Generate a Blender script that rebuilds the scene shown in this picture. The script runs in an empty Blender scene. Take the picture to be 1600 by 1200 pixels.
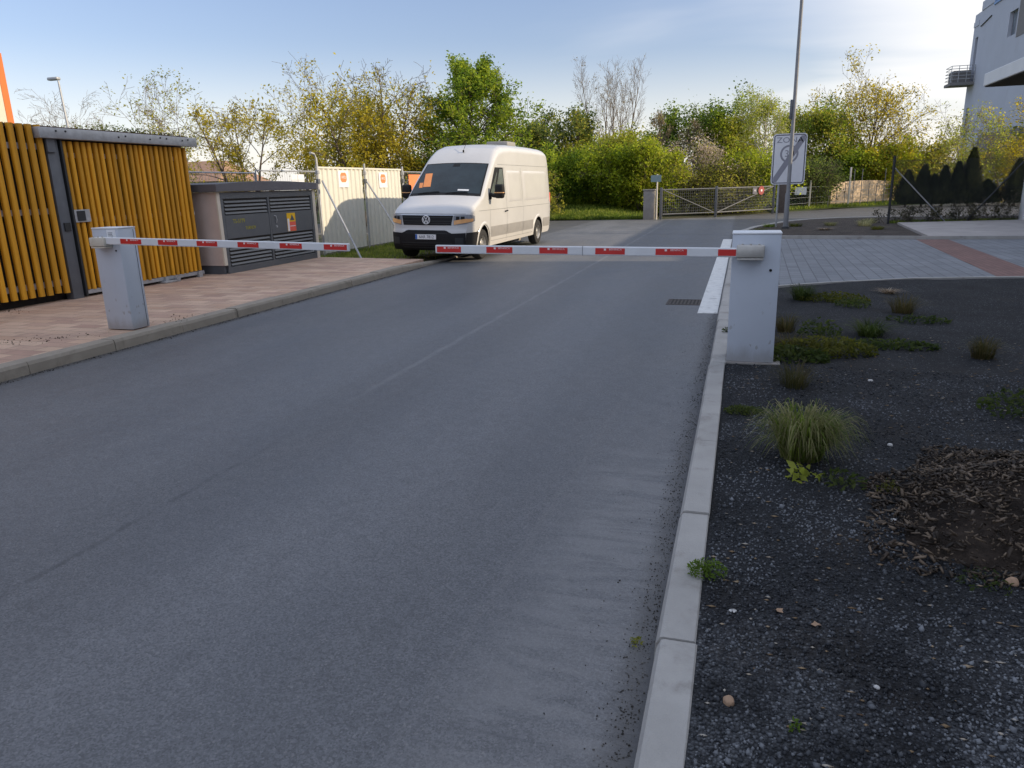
import bpy, math, random
import numpy as np
from mathutils import Vector, Matrix
R = math.radians
random.seed(7)
SC = bpy.context.scene
COL = SC.collection

# ---------------------------------------------------------------- camera, sky, sun, exposure
cd = bpy.data.cameras.new("camera"); cam = bpy.data.objects.new("camera", cd); COL.objects.link(cam)
cam.matrix_world = Matrix(((0.95587914, -0.05350385, 0.28884667, 0.0),
                           (0.29267174, 0.25801982, -0.92074373, 0.0),
                           (-0.02526483, 0.96465699, 0.26229483, 1.7), (0, 0, 0, 1)))
cd.sensor_width = 36.0; cd.lens = 25.695; cd.clip_start = 0.05; cd.clip_end = 3000
SC.camera = cam

SUN_AZ, SUN_EL = 4.0, 24.0          # azimuth from +X towards +Y
sd = Vector((math.cos(R(SUN_EL)) * math.cos(R(SUN_AZ)), math.cos(R(SUN_EL)) * math.sin(R(SUN_AZ)), math.sin(R(SUN_EL))))
ld = bpy.data.lights.new("sun", 'SUN'); ld.energy = 3.7; ld.angle = R(0.6); ld.color = (1.0, 0.83, 0.60)
sun = bpy.data.objects.new("sun", ld); COL.objects.link(sun); sun.location = sd * 60
sun.rotation_euler = (-sd).to_track_quat('-Z', 'Y').to_euler()

W = bpy.data.worlds.new("World"); SC.world = W; W.use_nodes = True
SKY_STRENGTH = 0.13
def build_world():
    nt = W.node_tree; nt.nodes.clear(); L = nt.links.new
    def nd(t, **kw):
        n = nt.nodes.new(t)
        for k, v in kw.items(): setattr(n, k, v)
        return n
    sky = nd('ShaderNodeTexSky', sky_type='NISHITA', sun_disc=False, sun_elevation=R(SUN_EL),
             sun_rotation=R(90 - SUN_AZ), altitude=200, air_density=1.0, dust_density=1.0, ozone_density=1.0)
    tc = nd('ShaderNodeTexCoord'); sep = nd('ShaderNodeSeparateXYZ'); L(tc.outputs['Generated'], sep.inputs[0])
    def mth(op, a, b=None, c=None, clamp=False):
        n = nd('ShaderNodeMath', operation=op, use_clamp=clamp)
        for i, v in enumerate((a, b, c)):
            if v is None: continue
            if isinstance(v, (int, float)): n.inputs[i].default_value = v
            else: L(v, n.inputs[i])
        return n.outputs[0]
    z = mth('MAXIMUM', sep.outputs[2], 0.0)
    zz = mth('ADD', z, 0.16)
    px = mth('DIVIDE', sep.outputs[0], zz); py = mth('DIVIDE', sep.outputs[1], zz)
    cmb = nd('ShaderNodeCombineXYZ'); L(px, cmb.inputs[0]); L(py, cmb.inputs[1])
    mp = nd('ShaderNodeMapping'); L(cmb.outputs[0], mp.inputs[0])
    mp.inputs['Rotation'].default_value = (0, 0, R(28)); mp.inputs['Scale'].default_value = (0.45, 1.25, 1)
    mp.inputs['Location'].default_value = (0.35, 0.1, 0)
    nz = nd('ShaderNodeTexNoise'); L(mp.outputs[0], nz.inputs['Vector'])
    nz.inputs['Scale'].default_value = 0.8; nz.inputs['Detail'].default_value = 5; nz.inputs['Roughness'].default_value = 0.46
    nz.inputs['Distortion'].default_value = 0.35
    side = mth('SUBTRACT', sep.outputs[0], mth('MULTIPLY', sep.outputs[1], 0.02))
    # more cloud towards the sun's side of the sky, little on the other
    reg = nd('ShaderNodeMapRange', interpolation_type='SMOOTHSTEP'); L(side, reg.inputs[0])
    reg.inputs[1].default_value = -0.10; reg.inputs[2].default_value = 0.26
    reg.inputs[3].default_value = 0.0; reg.inputs[4].default_value = 0.42
    thr = mth('ADD', nz.outputs['Fac'], reg.outputs[0])
    cl = nd('ShaderNodeMapRange', interpolation_type='SMOOTHSTEP'); L(thr, cl.inputs[0])
    cl.inputs[1].default_value = 0.54; cl.inputs[2].default_value = 1.0; cl.inputs[3].default_value = 0.0; cl.inputs[4].default_value = 0.85
    # a pale bank of thin cloud low over the horizon
    low = nd('ShaderNodeMapRange', interpolation_type='SMOOTHSTEP'); L(sep.outputs[2], low.inputs[0])
    low.inputs[1].default_value = 0.0; low.inputs[2].default_value = 0.18; low.inputs[3].default_value = 0.68; low.inputs[4].default_value = 0.0
    fac = mth('MAXIMUM', cl.outputs[0], low.outputs[0])
    mx = nd('ShaderNodeMix', data_type='RGBA'); L(fac, mx.inputs['Factor'])
    tint = nd('ShaderNodeMix', data_type='RGBA', blend_type='MULTIPLY'); tint.inputs['Factor'].default_value = 1.0
    L(sky.outputs[0], tint.inputs['A']); tint.inputs['B'].default_value = SKY_TINT
    L(tint.outputs['Result'], mx.inputs['A']); mx.inputs['B'].default_value = CLOUD_COL
    # unseen bright cloud added overhead and behind to lift the shade; low sky dimmer
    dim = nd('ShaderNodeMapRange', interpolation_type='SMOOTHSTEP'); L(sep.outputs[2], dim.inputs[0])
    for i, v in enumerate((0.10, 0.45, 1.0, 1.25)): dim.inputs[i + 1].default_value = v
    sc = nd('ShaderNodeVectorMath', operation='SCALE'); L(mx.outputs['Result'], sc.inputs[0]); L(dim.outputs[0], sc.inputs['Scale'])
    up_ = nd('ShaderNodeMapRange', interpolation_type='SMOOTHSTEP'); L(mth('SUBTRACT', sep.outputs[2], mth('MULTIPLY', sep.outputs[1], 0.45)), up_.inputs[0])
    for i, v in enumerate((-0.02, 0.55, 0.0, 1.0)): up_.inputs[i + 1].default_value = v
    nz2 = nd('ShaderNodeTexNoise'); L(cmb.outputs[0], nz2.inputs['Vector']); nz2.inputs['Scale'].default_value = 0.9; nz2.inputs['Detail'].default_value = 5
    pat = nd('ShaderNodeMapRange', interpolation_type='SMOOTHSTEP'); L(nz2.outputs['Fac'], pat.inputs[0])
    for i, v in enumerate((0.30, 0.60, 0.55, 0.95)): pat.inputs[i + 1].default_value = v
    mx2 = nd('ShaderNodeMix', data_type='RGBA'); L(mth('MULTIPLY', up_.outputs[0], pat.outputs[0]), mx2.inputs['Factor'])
    L(sc.outputs[0], mx2.inputs['A']); mx2.inputs['B'].default_value = FILL_CLOUD_COL
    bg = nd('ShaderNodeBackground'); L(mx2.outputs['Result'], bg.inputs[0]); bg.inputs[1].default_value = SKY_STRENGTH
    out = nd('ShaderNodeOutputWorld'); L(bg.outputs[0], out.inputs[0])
SKY_TINT = (0.96, 0.885, 0.96, 1); CLOUD_COL = (7.1, 6.9, 6.7, 1); FILL_CLOUD_COL = (4.45, 5.0, 6.3, 1)
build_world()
SC.view_settings.view_transform = 'Standard'; SC.view_settings.look = 'None'
SC.view_settings.exposure = 0.35; SC.view_settings.gamma = 1.0

# ---------------------------------------------------------------- materials
class NT:
    def __init__(s, name):
        s.m = bpy.data.materials.new(name); s.m.use_nodes = True; s.t = s.m.node_tree; s.t.nodes.clear()
        s.out = s.t.nodes.new('ShaderNodeOutputMaterial'); s.tc = s.t.nodes.new('ShaderNodeTexCoord')
        s.geo = None
    def n(s, t, **kw):
        x = s.t.nodes.new(t)
        for k, v in kw.items(): setattr(x, k, v)
        return x
    def L(s, a, b): s.t.links.new(a, b)
    def put(s, sock, v):
        if hasattr(v, 'is_output'): s.L(v, sock)
        else: sock.default_value = v
    def pos(s):
        if not s.geo: s.geo = s.n('ShaderNodeNewGeometry')
        return s.geo.outputs['Position']
    def obj(s): return s.tc.outputs['Object']
    def xyz(s, v):
        x = s.n('ShaderNodeSeparateXYZ'); s.L(v, x.inputs[0]); return x.outputs
    def math(s, op, a, b=None, c=None, clamp=False):
        x = s.n('ShaderNodeMath', operation=op, use_clamp=clamp)
        for i, v in enumerate((a, b, c)):
            if v is not None: s.put(x.inputs[i], v)
        return x.outputs[0]
    def mapr(s, v, a, b, c=0.0, d=1.0, smooth=True):
        x = s.n('ShaderNodeMapRange', interpolation_type='SMOOTHSTEP' if smooth else 'LINEAR')
        s.put(x.inputs[0], v)
        for i, q in enumerate((a, b, c, d)): s.put(x.inputs[i + 1], q)
        return x.outputs[0]
    def mapping(s, v, scale=(1, 1, 1), rot=(0, 0, 0), loc=(0, 0, 0)):
        x = s.n('ShaderNodeMapping'); s.L(v, x.inputs[0])
        x.inputs['Scale'].default_value = scale; x.inputs['Rotation'].default_value = rot; x.inputs['Location'].default_value = loc
        return x.outputs[0]
    def noise(s, v, scale, detail=4, rough=0.55, dist=0.0, col=False):
        x = s.n('ShaderNodeTexNoise'); s.L(v, x.inputs['Vector'])
        x.inputs['Scale'].default_value = scale; x.inputs['Detail'].default_value = detail
        x.inputs['Roughness'].default_value = rough; x.inputs['Distortion'].default_value = dist
        return x.outputs['Color' if col else 'Fac']
    def voro(s, v, scale, feature='F1', out='Distance', rand=1.0):
        x = s.n('ShaderNodeTexVoronoi', feature=feature); s.L(v, x.inputs['Vector']); x.inputs['Scale'].default_value = scale
        x.inputs['Randomness'].default_value = rand
        return x.outputs[out]
    def ramp(s, f, stops):
        x = s.n('ShaderNodeValToRGB'); s.L(f, x.inputs[0]); e = x.color_ramp.elements
        while len(e) < len(stops): e.new(0.5)
        for q, (p, c) in zip(e, stops): q.position = p; q.color = (*c, 1) if len(c) == 3 else c
        return x.outputs[0]
    def mix(s, f, a, b, mode='MIX'):
        x = s.n('ShaderNodeMix', data_type='RGBA', blend_type=mode)
        s.put(x.inputs['Factor'], f)
        for k, v in (('A', a), ('B', b)):
            if isinstance(v, tuple): v = (*v, 1) if len(v) == 3 else v
            s.put(x.inputs[k], v)
        return x.outputs['Result']
    def scalec(s, c, f):       # colour times scalar
        x = s.n('ShaderNodeVectorMath', operation='SCALE')
        if isinstance(c, tuple): x.inputs[0].default_value = c[:3]
        else: s.L(c, x.inputs[0])
        s.put(x.inputs['Scale'], f)
        return x.outputs[0]
    def bump(s, h, strength=0.3, dist=0.01):
        x = s.n('ShaderNodeBump'); x.inputs['Strength'].default_value = strength; x.inputs['Distance'].default_value = dist
        s.L(h, x.inputs['Height']); return x.outputs[0]
    def bsdf(s, col, rough=0.6, metal=0.0, normal=None, spec=0.5, **kw):
        p = s.n('ShaderNodeBsdfPrincipled')
        if isinstance(col, tuple) and len(col) == 3: col = (*col, 1)
        s.put(p.inputs['Base Color'], col); s.put(p.inputs['Roughness'], rough); s.put(p.inputs['Metallic'], metal)
        p.inputs['Specular IOR Level'].default_value = spec
        if normal is not None: s.L(normal, p.inputs['Normal'])
        for k, v in kw.items(): s.put(p.inputs[k], v)
        s.L(p.outputs[0], s.out.inputs[0]); return p

def mat(name, col, rough=0.6, metal=0.0, var=0.12, scale=6.0, bump=0.0, bscale=60.0, spec=0.5, grime=None, gscale=2.0, gamt=0.0, **kw):
    t = NT(name); v = t.obj()
    f = t.noise(v, scale, 5, 0.6)
    c = t.scalec(col, t.mapr(f, 0.25, 0.75, 1 - var, 1 + var, False))
    if grime is not None:
        g = t.mapr(t.noise(v, gscale, 6, 0.65, 0.4), 0.5, 0.75, 0, gamt)
        c = t.mix(g, c, grime)
    nm = t.bump(t.noise(v, bscale, 3), bump, 0.01) if bump else None
    rr = t.mapr(t.noise(v, scale * 2.3, 4), 0.3, 0.7, rough * 0.88, min(1, rough * 1.1), False)
    t.bsdf(c, rr, metal, nm, spec, **kw)
    return t.m

def leaf_mat(name, c1, c2, c3=None, trans=0.5, nscale=0.9):
    t = NT(name); g = t.n('ShaderNodeNewGeometry')
    v = g.outputs['Position']
    rnd = g.outputs['Random Per Island']
    cl = t.mapr(t.noise(v, nscale, 3, 0.6), 0.36, 0.64)
    f = t.math('ADD', t.math('MULTIPLY', rnd, 0.55), t.math('MULTIPLY', cl, 0.45))
    stops = [(0.12, c1), (0.85, c2)] if c3 is None else [(0.08, c1), (0.5, c2), (0.92, c3)]
    c = t.ramp(f, stops)
    d = t.n('ShaderNodeBsdfPrincipled'); t.L(c, d.inputs['Base Color']); d.inputs['Roughness'].default_value = 0.6
    d.inputs['Specular IOR Level'].default_value = 0.25
    tr = t.n('ShaderNodeBsdfTranslucent'); t.L(t.scalec(c, 1.7), tr.inputs[0])
    mx = t.n('ShaderNodeMixShader'); mx.inputs[0].default_value = trans
    t.L(d.outputs[0], mx.inputs[1]); t.L(tr.outputs[0], mx.inputs[2]); t.L(mx.outputs[0], t.out.inputs[0])
    return t.m

def asphalt_mat():
    t = NT("asphalt"); p = t.pos(); X, Y, Z = t.xyz(p)
    fine = t.noise(p, 190, 2, 0.6); v1 = t.voro(p, 135, out='Color'); grain = t.xyz(v1)[0]
    med = t.noise(t.mapping(p, (1.0, 0.35, 1)), 1.5, 6, 0.62)
    big = t.noise(t.mapping(p, (0.9, 0.12, 1)), 0.55, 3, 0.5)
    mott = t.noise(p, 9, 5, 0.65)
    val = t.mapr(fine, 0.25, 0.75, 0.72, 1.28, False)
    val = t.math('MULTIPLY', val, t.mapr(grain, 0, 1, 0.70, 1.34, False))
    val = t.math('MULTIPLY', val, t.mapr(med, 0.3, 0.7, 0.86, 1.14, False))
    val = t.math('MULTIPLY', val, t.mapr(big, 0.3, 0.7, 0.84, 1.18, False))
    val = t.math('MULTIPLY', val, t.mapr(mott, 0.3, 0.7, 0.90, 1.10, False))
    c = t.scalec((0.104, 0.105, 0.109), val)
    lane = t.math('COSINE', t.math('MULTIPLY', t.math('ADD', X, t.math('MULTIPLY', med, 0.5)), 3.6))
    c = t.scalec(c, t.mapr(lane, -1, 1, 0.95, 1.07))
    # pale aggregate specks
    sp = t.math('GREATER_THAN', t.xyz(t.voro(p, 130, out='Color'))[1], 0.975)
    c = t.mix(t.math('MULTIPLY', sp, 0.35), c, (0.26, 0.25, 0.24))
    # paving seam
    wob = t.math('MULTIPLY', t.math('SUBTRACT', t.noise(t.mapping(p, (0, 1, 0)), 2.2, 5, 0.6), 0.5), 0.10)
    ds = t.math('ABSOLUTE', t.math('ADD', t.math('ADD', X, 3.045), wob))
    near = t.mapr(Y, 3.4, 4.6, 1, 0)
    brk = t.mapr(t.noise(p, 5, 4, 0.7), 0.36, 0.58)
    dark = t.math('MULTIPLY', t.math('MULTIPLY', t.mapr(ds, 0.006, 0.030, 1, 0), near), brk)
    c = t.mix(t.math('MULTIPLY', dark, 0.42), c, (0.03, 0.03, 0.032))
    pale = t.math('MULTIPLY', t.mapr(ds, 0.012, 0.05, 1, 0), t.mapr(Y, 4.2, 7.0, 0, 1))
    pale = t.math('MULTIPLY', pale, t.mapr(t.noise(p, 3.5, 4, 0.6), 0.3, 0.6, 0.35, 1))
    c = t.mix(t.math('MULTIPLY', pale, 0.55), c, (0.20, 0.20, 0.20))
    # dusty cement film along the right kerb, with streaks washed across it
    edge = t.math('ADD', X, t.math('MULTIPLY', t.math('SUBTRACT', t.noise(p, 3.0, 5, 0.65), 0.5), 0.16))
    edge = t.math('SUBTRACT', edge, t.math('MULTIPLY', t.math('SUBTRACT', Y, 3.2), 0.03))
    film = t.math('MULTIPLY', t.mapr(edge, -1.00, -0.62), t.mapr(Y, 4.75, 4.3))
    film2 = t.math('MULTIPLY', t.mapr(edge, -1.05, -0.55), t.mapr(Y, 6.2, 8.8, 1, 0.12))
    strk = t.noise(t.mapping(p, (1.1, 5.5, 1), rot=(0, 0, R(-14))), 1.3, 7, 0.66, 0.9)
    fm = t.math('MULTIPLY', film, t.mapr(strk, 0.36, 0.60, 0.10, 1.0))
    fm = t.math('MAXIMUM', fm, t.math('MULTIPLY', film2, t.mapr(t.noise(p, 5, 6, 0.7), 0.3, 0.7, 0.1, 0.5)))
    fm = t.math('MULTIPLY', fm, t.mapr(fine, 0.3, 0.7, 0.75, 1.0))
    c = t.mix(t.math('MULTIPLY', fm, 0.58), c, (0.225, 0.22, 0.215))
    rip = t.math('MULTIPLY', film, t.mapr(t.noise(t.mapping(p, (0.7, 7.0, 1), rot=(0, 0, R(-16))), 1.0, 6, 0.66, 1.6), 0.58, 0.72))
    c = t.mix(t.math('MULTIPLY', rip, 0.55), c, (0.062, 0.064, 0.07))
    seam2 = t.math('MULTIPLY', t.mapr(t.math('ABSOLUTE', t.math('ADD', edge, 0.92)), 0.004, 0.028, 1, 0), t.mapr(Y, 6.6, 6.0))
    c = t.mix(t.math('MULTIPLY', seam2, 0.10), c, (0.22, 0.21, 0.2))
    # dirt in the gutters
    gut = t.math('MAXIMUM', t.mapr(t.math('ADD', X, t.math('MULTIPLY', t.noise(p, 9, 5, 0.7), 0.16)), -0.30, -0.18),
                 t.mapr(t.math('SUBTRACT', X, t.math('MULTIPLY', t.noise(p, 7, 5, 0.7), 0.25)), -6.82, -6.62, 1, 0))
    c = t.mix(t.math('MULTIPLY', gut, 0.6), c, (0.045, 0.041, 0.037))
    # darker repair bands across the junction
    w2 = t.math('MULTIPLY', t.math('SUBTRACT', t.noise(p, 0.5, 4, 0.6), 0.5), 1.2)
    tl = t.math('ABSOLUTE', t.math('SUBTRACT', t.math('ADD', t.math('ADD', Y, w2), t.math('MULTIPLY', X, 0.25)), 24.6))
    tar = t.math('MULTIPLY', t.mapr(tl, 0.05, 0.16, 1, 0), t.mapr(X, -7, -5))
    tl2 = t.math('ABSOLUTE', t.math('SUBTRACT', t.math('ADD', t.math('ADD', Y, w2), t.math('MULTIPLY', X, 0.1)), 27.6))
    tar = t.math('MAXIMUM', tar, t.math('MULTIPLY', t.mapr(tl2, 0.04, 0.12, 1, 0), t.mapr(X, -5, -4)))
    c = t.mix(t.math('MULTIPLY', tar, 0.5), c, (0.05, 0.05, 0.053))
    blot = t.math('MULTIPLY', t.mapr(t.noise(t.mapping(p, (1, .6, 1), loc=(5, 2, 0)), 1.9, 6, 0.7), 0.60, 0.72), 0.22)
    c = t.mix(blot, c, (0.055, 0.055, 0.058))
    h = t.math('ADD', t.math('MULTIPLY', fine, 0.6), t.math('MULTIPLY', grain, 0.8))
    nm = t.bump(h, 0.45, 0.004)
    t.bsdf(c, t.mapr(med, 0.3, 0.7, 0.50, 0.66), 0, nm, 0.6)
    return t.m

def brick_mat(name, c1, c2, mortar, bw, bh, rot=0.0, ms=0.006, extra=None, bump=0.4, offset=0.5, dirt=0.25):
    t = NT(name); p = t.mapping(t.pos(), rot=(0, 0, rot))
    b = t.n('ShaderNodeTexBrick'); t.L(p, b.inputs['Vector']); b.offset = offset
    b.inputs['Color1'].default_value = (0, 0, 0, 1); b.inputs['Color2'].default_value = (1, 1, 1, 1); b.inputs['Mortar'].default_value = (0.5, 0.5, 0.5, 1)
    b.inputs['Scale'].default_value = 1.0; b.inputs['Mortar Size'].default_value = ms; b.inputs['Mortar Smooth'].default_value = 0.25
    b.inputs['Brick Width'].default_value = bw; b.inputs['Row Height'].default_value = bh
    q = t.xyz(b.outputs['Color'])[0]
    stops = [(0.0, c1), (1.0, c2)] if extra is None else [(0.0, c1), (0.45, c2), (1.0, extra)]
    c = t.ramp(q, stops)
    pp = t.pos()
    c = t.scalec(c, t.mapr(t.noise(pp, 90, 3, 0.6), 0.25, 0.75, 0.86, 1.14, False))
    c = t.scalec(c, t.mapr(t.noise(pp, 1.1, 5, 0.6), 0.3, 0.7, 0.85, 1.12, False))
    c = t.mix(t.mapr(t.noise(pp, 3.3, 6, 0.7), 0.52, 0.75, 0, dirt), c, (0.10, 0.085, 0.075))
    c = t.mix(b.outputs['Fac'], c, mortar)
    h = t.math('SUBTRACT', t.math('MULTIPLY', t.noise(pp, 120, 3), 0.25), b.outputs['Fac'])
    t.bsdf(c, 0.82, 0, t.bump(h, bump, 0.006), 0.35)
    return t.m

def gravel_mat(name, dark, mid, pale, patch=True):
    t = NT(name); p = t.pos(); X, Y, Z = t.xyz(p)
    a = t.n('ShaderNodeTexVoronoi'); t.L(p, a.inputs['Vector']); a.inputs['Scale'].default_value = 95
    r = t.xyz(a.outputs['Color'])[0]; d = a.outputs['Distance']
    c = t.ramp(r, [(0.0, dark), (0.62, mid), (0.93, mid), (1.0, pale)])
    c = t.scalec(c, t.mapr(d, 0.1, 0.75, 1.15, 0.45))
    c = t.scalec(c, t.mapr(t.noise(p, 2.0, 5, 0.65), 0.3, 0.7, 0.7, 1.3))
    if patch:
        f = t.math('MULTIPLY', t.mapr(Y, 3.1, 2.1), t.mapr(t.noise(p, 2.6, 4, 0.6), 0.40, 0.62))
        c = t.mix(t.math('MULTIPLY', f, 0.55), c, t.scalec(t.ramp(r, [(0, (0.03, 0.033, 0.037)), (1, (0.20, 0.21, 0.225))]), t.mapr(d, 0.1, 0.75, 1.1, 0.4)))
        br = t.mapr(t.noise(t.mapping(p, loc=(3, 1, 0)), 1.6, 4, 0.6), 0.55, 0.72)
        c = t.mix(t.math('MULTIPLY', br, 0.25), c, (0.035, 0.027, 0.02))
    t.bsdf(c, 0.9, 0, t.bump(t.math('SUBTRACT', 1.0, d), 0.9, 0.008), 0.3)
    return t.m

def ground_mat(name, a, b, s=0.7):
    t = NT(name); p = t.pos()
    c = t.mix(t.mapr(t.noise(p, s, 6, 0.65), 0.4, 0.6), a, b)
    c = t.scalec(c, t.mapr(t.noise(p, 22, 4, 0.7), 0.25, 0.75, 0.6, 1.4))
    t.bsdf(c, 0.95, 0, t.bump(t.noise(p, 30, 4), 0.6, 0.03), 0.2)
    return t.m

def slat_mat():
    t = NT("yellow_stained_wood"); p = t.pos()
    g = t.noise(t.mapping(p, (14, 14, 0.9)), 4.0, 5, 0.6, 0.6)
    y = t.noise(t.mapping(p, (1, 7.3, 0)), 1.0, 0)
    c = t.ramp(g, [(0.2, (0.60, 0.28, 0.010)), (0.55, (0.70, 0.33, 0.018)), (0.85, (0.76, 0.385, 0.034))])
    c = t.scalec(c, t.mapr(y, 0.3, 0.7, 0.66, 1.12))
    w = t.mapr(t.noise(t.mapping(p, (6, 6, 0.8)), 1.5, 5, 0.7), 0.62, 0.8, 0, 0.4)
    c = t.mix(w, c, (0.30, 0.22, 0.14))
    t.bsdf(c, 0.62, 0, t.bump(g, 0.25, 0.004), 0.35)
    return t.m

def cab_mat():
    t = NT("cabinet_powder_coat"); v = t.obj(); X, Y, Z = t.xyz(v)
    c = t.scalec((0.50, 0.54, 0.60), t.mapr(t.noise(v, 2.5, 5, 0.6), 0.25, 0.75, 0.95, 1.04, False))
    sp = t.math('MULTIPLY', t.mapr(t.math('ADD', Z, t.math('MULTIPLY', t.noise(t.mapping(v, (6, 6, 2)), 2.0, 6, 0.7), 0.22)), 0.30, 0.12), 0.5)
    sp = t.math('MAXIMUM', sp, t.math('MULTIPLY', t.math('GREATER_THAN', t.xyz(t.voro(t.mapping(v, (1, 1, .6)), 55, out='Color'))[0], .985), t.mapr(Z, .75, .1, 0, .5)))
    st_ = t.mapr(t.noise(t.mapping(v, (9, 9, .7)), 2.2, 6, 0.65), 0.60, 0.78, 0, 0.12)
    c = t.mix(st_, c, (0.36, 0.37, 0.38)); c = t.mix(sp, c, (0.24, 0.21, 0.18))
    t.bsdf(c, t.mapr(t.noise(v, 7, 4), 0.3, 0.7, .42, .56), 0, t.bump(t.noise(v, 300, 2), .05, .004), .5)
    return t.m
def glass_mat(name, col, rough=0.06):
    t = NT(name)
    c = t.scalec(col, t.mapr(t.noise(t.obj(), 2.2, 4, 0.6), 0.3, 0.7, 0.7, 1.35))
    t.bsdf(c, rough, 0.0, None, 0.42, **{'Coat Weight': 0.0, 'Coat Roughness': 0.03})
    return t.m

def van_paint():
    t = NT("van_white_paint"); v = t.obj(); X, Y, Z = t.xyz(v)
    c = t.scalec((0.56, 0.555, 0.545), t.mapr(t.noise(v, 1.4, 4), 0.3, 0.7, 0.96, 1.03))
    road = t.math('MULTIPLY', t.mapr(t.math('ADD', Z, t.math('MULTIPLY', t.noise(t.mapping(v, (1, 1, 3)), 2.0, 5, 0.6), 0.5)), 1.15, 0.55), 0.35)
    c = t.mix(road, c, (0.50, 0.44, 0.36))
    strk = t.mapr(t.noise(t.mapping(v, (3, 5, 0.6)), 1.6, 5, 0.65), 0.60, 0.8, 0, 0.10)
    c = t.mix(strk, c, (0.55, 0.48, 0.38))
    t.bsdf(c, 0.34, 0, None, 0.5, **{'Coat Weight': 0.5, 'Coat Roughness': 0.12})
    return t.m

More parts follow.
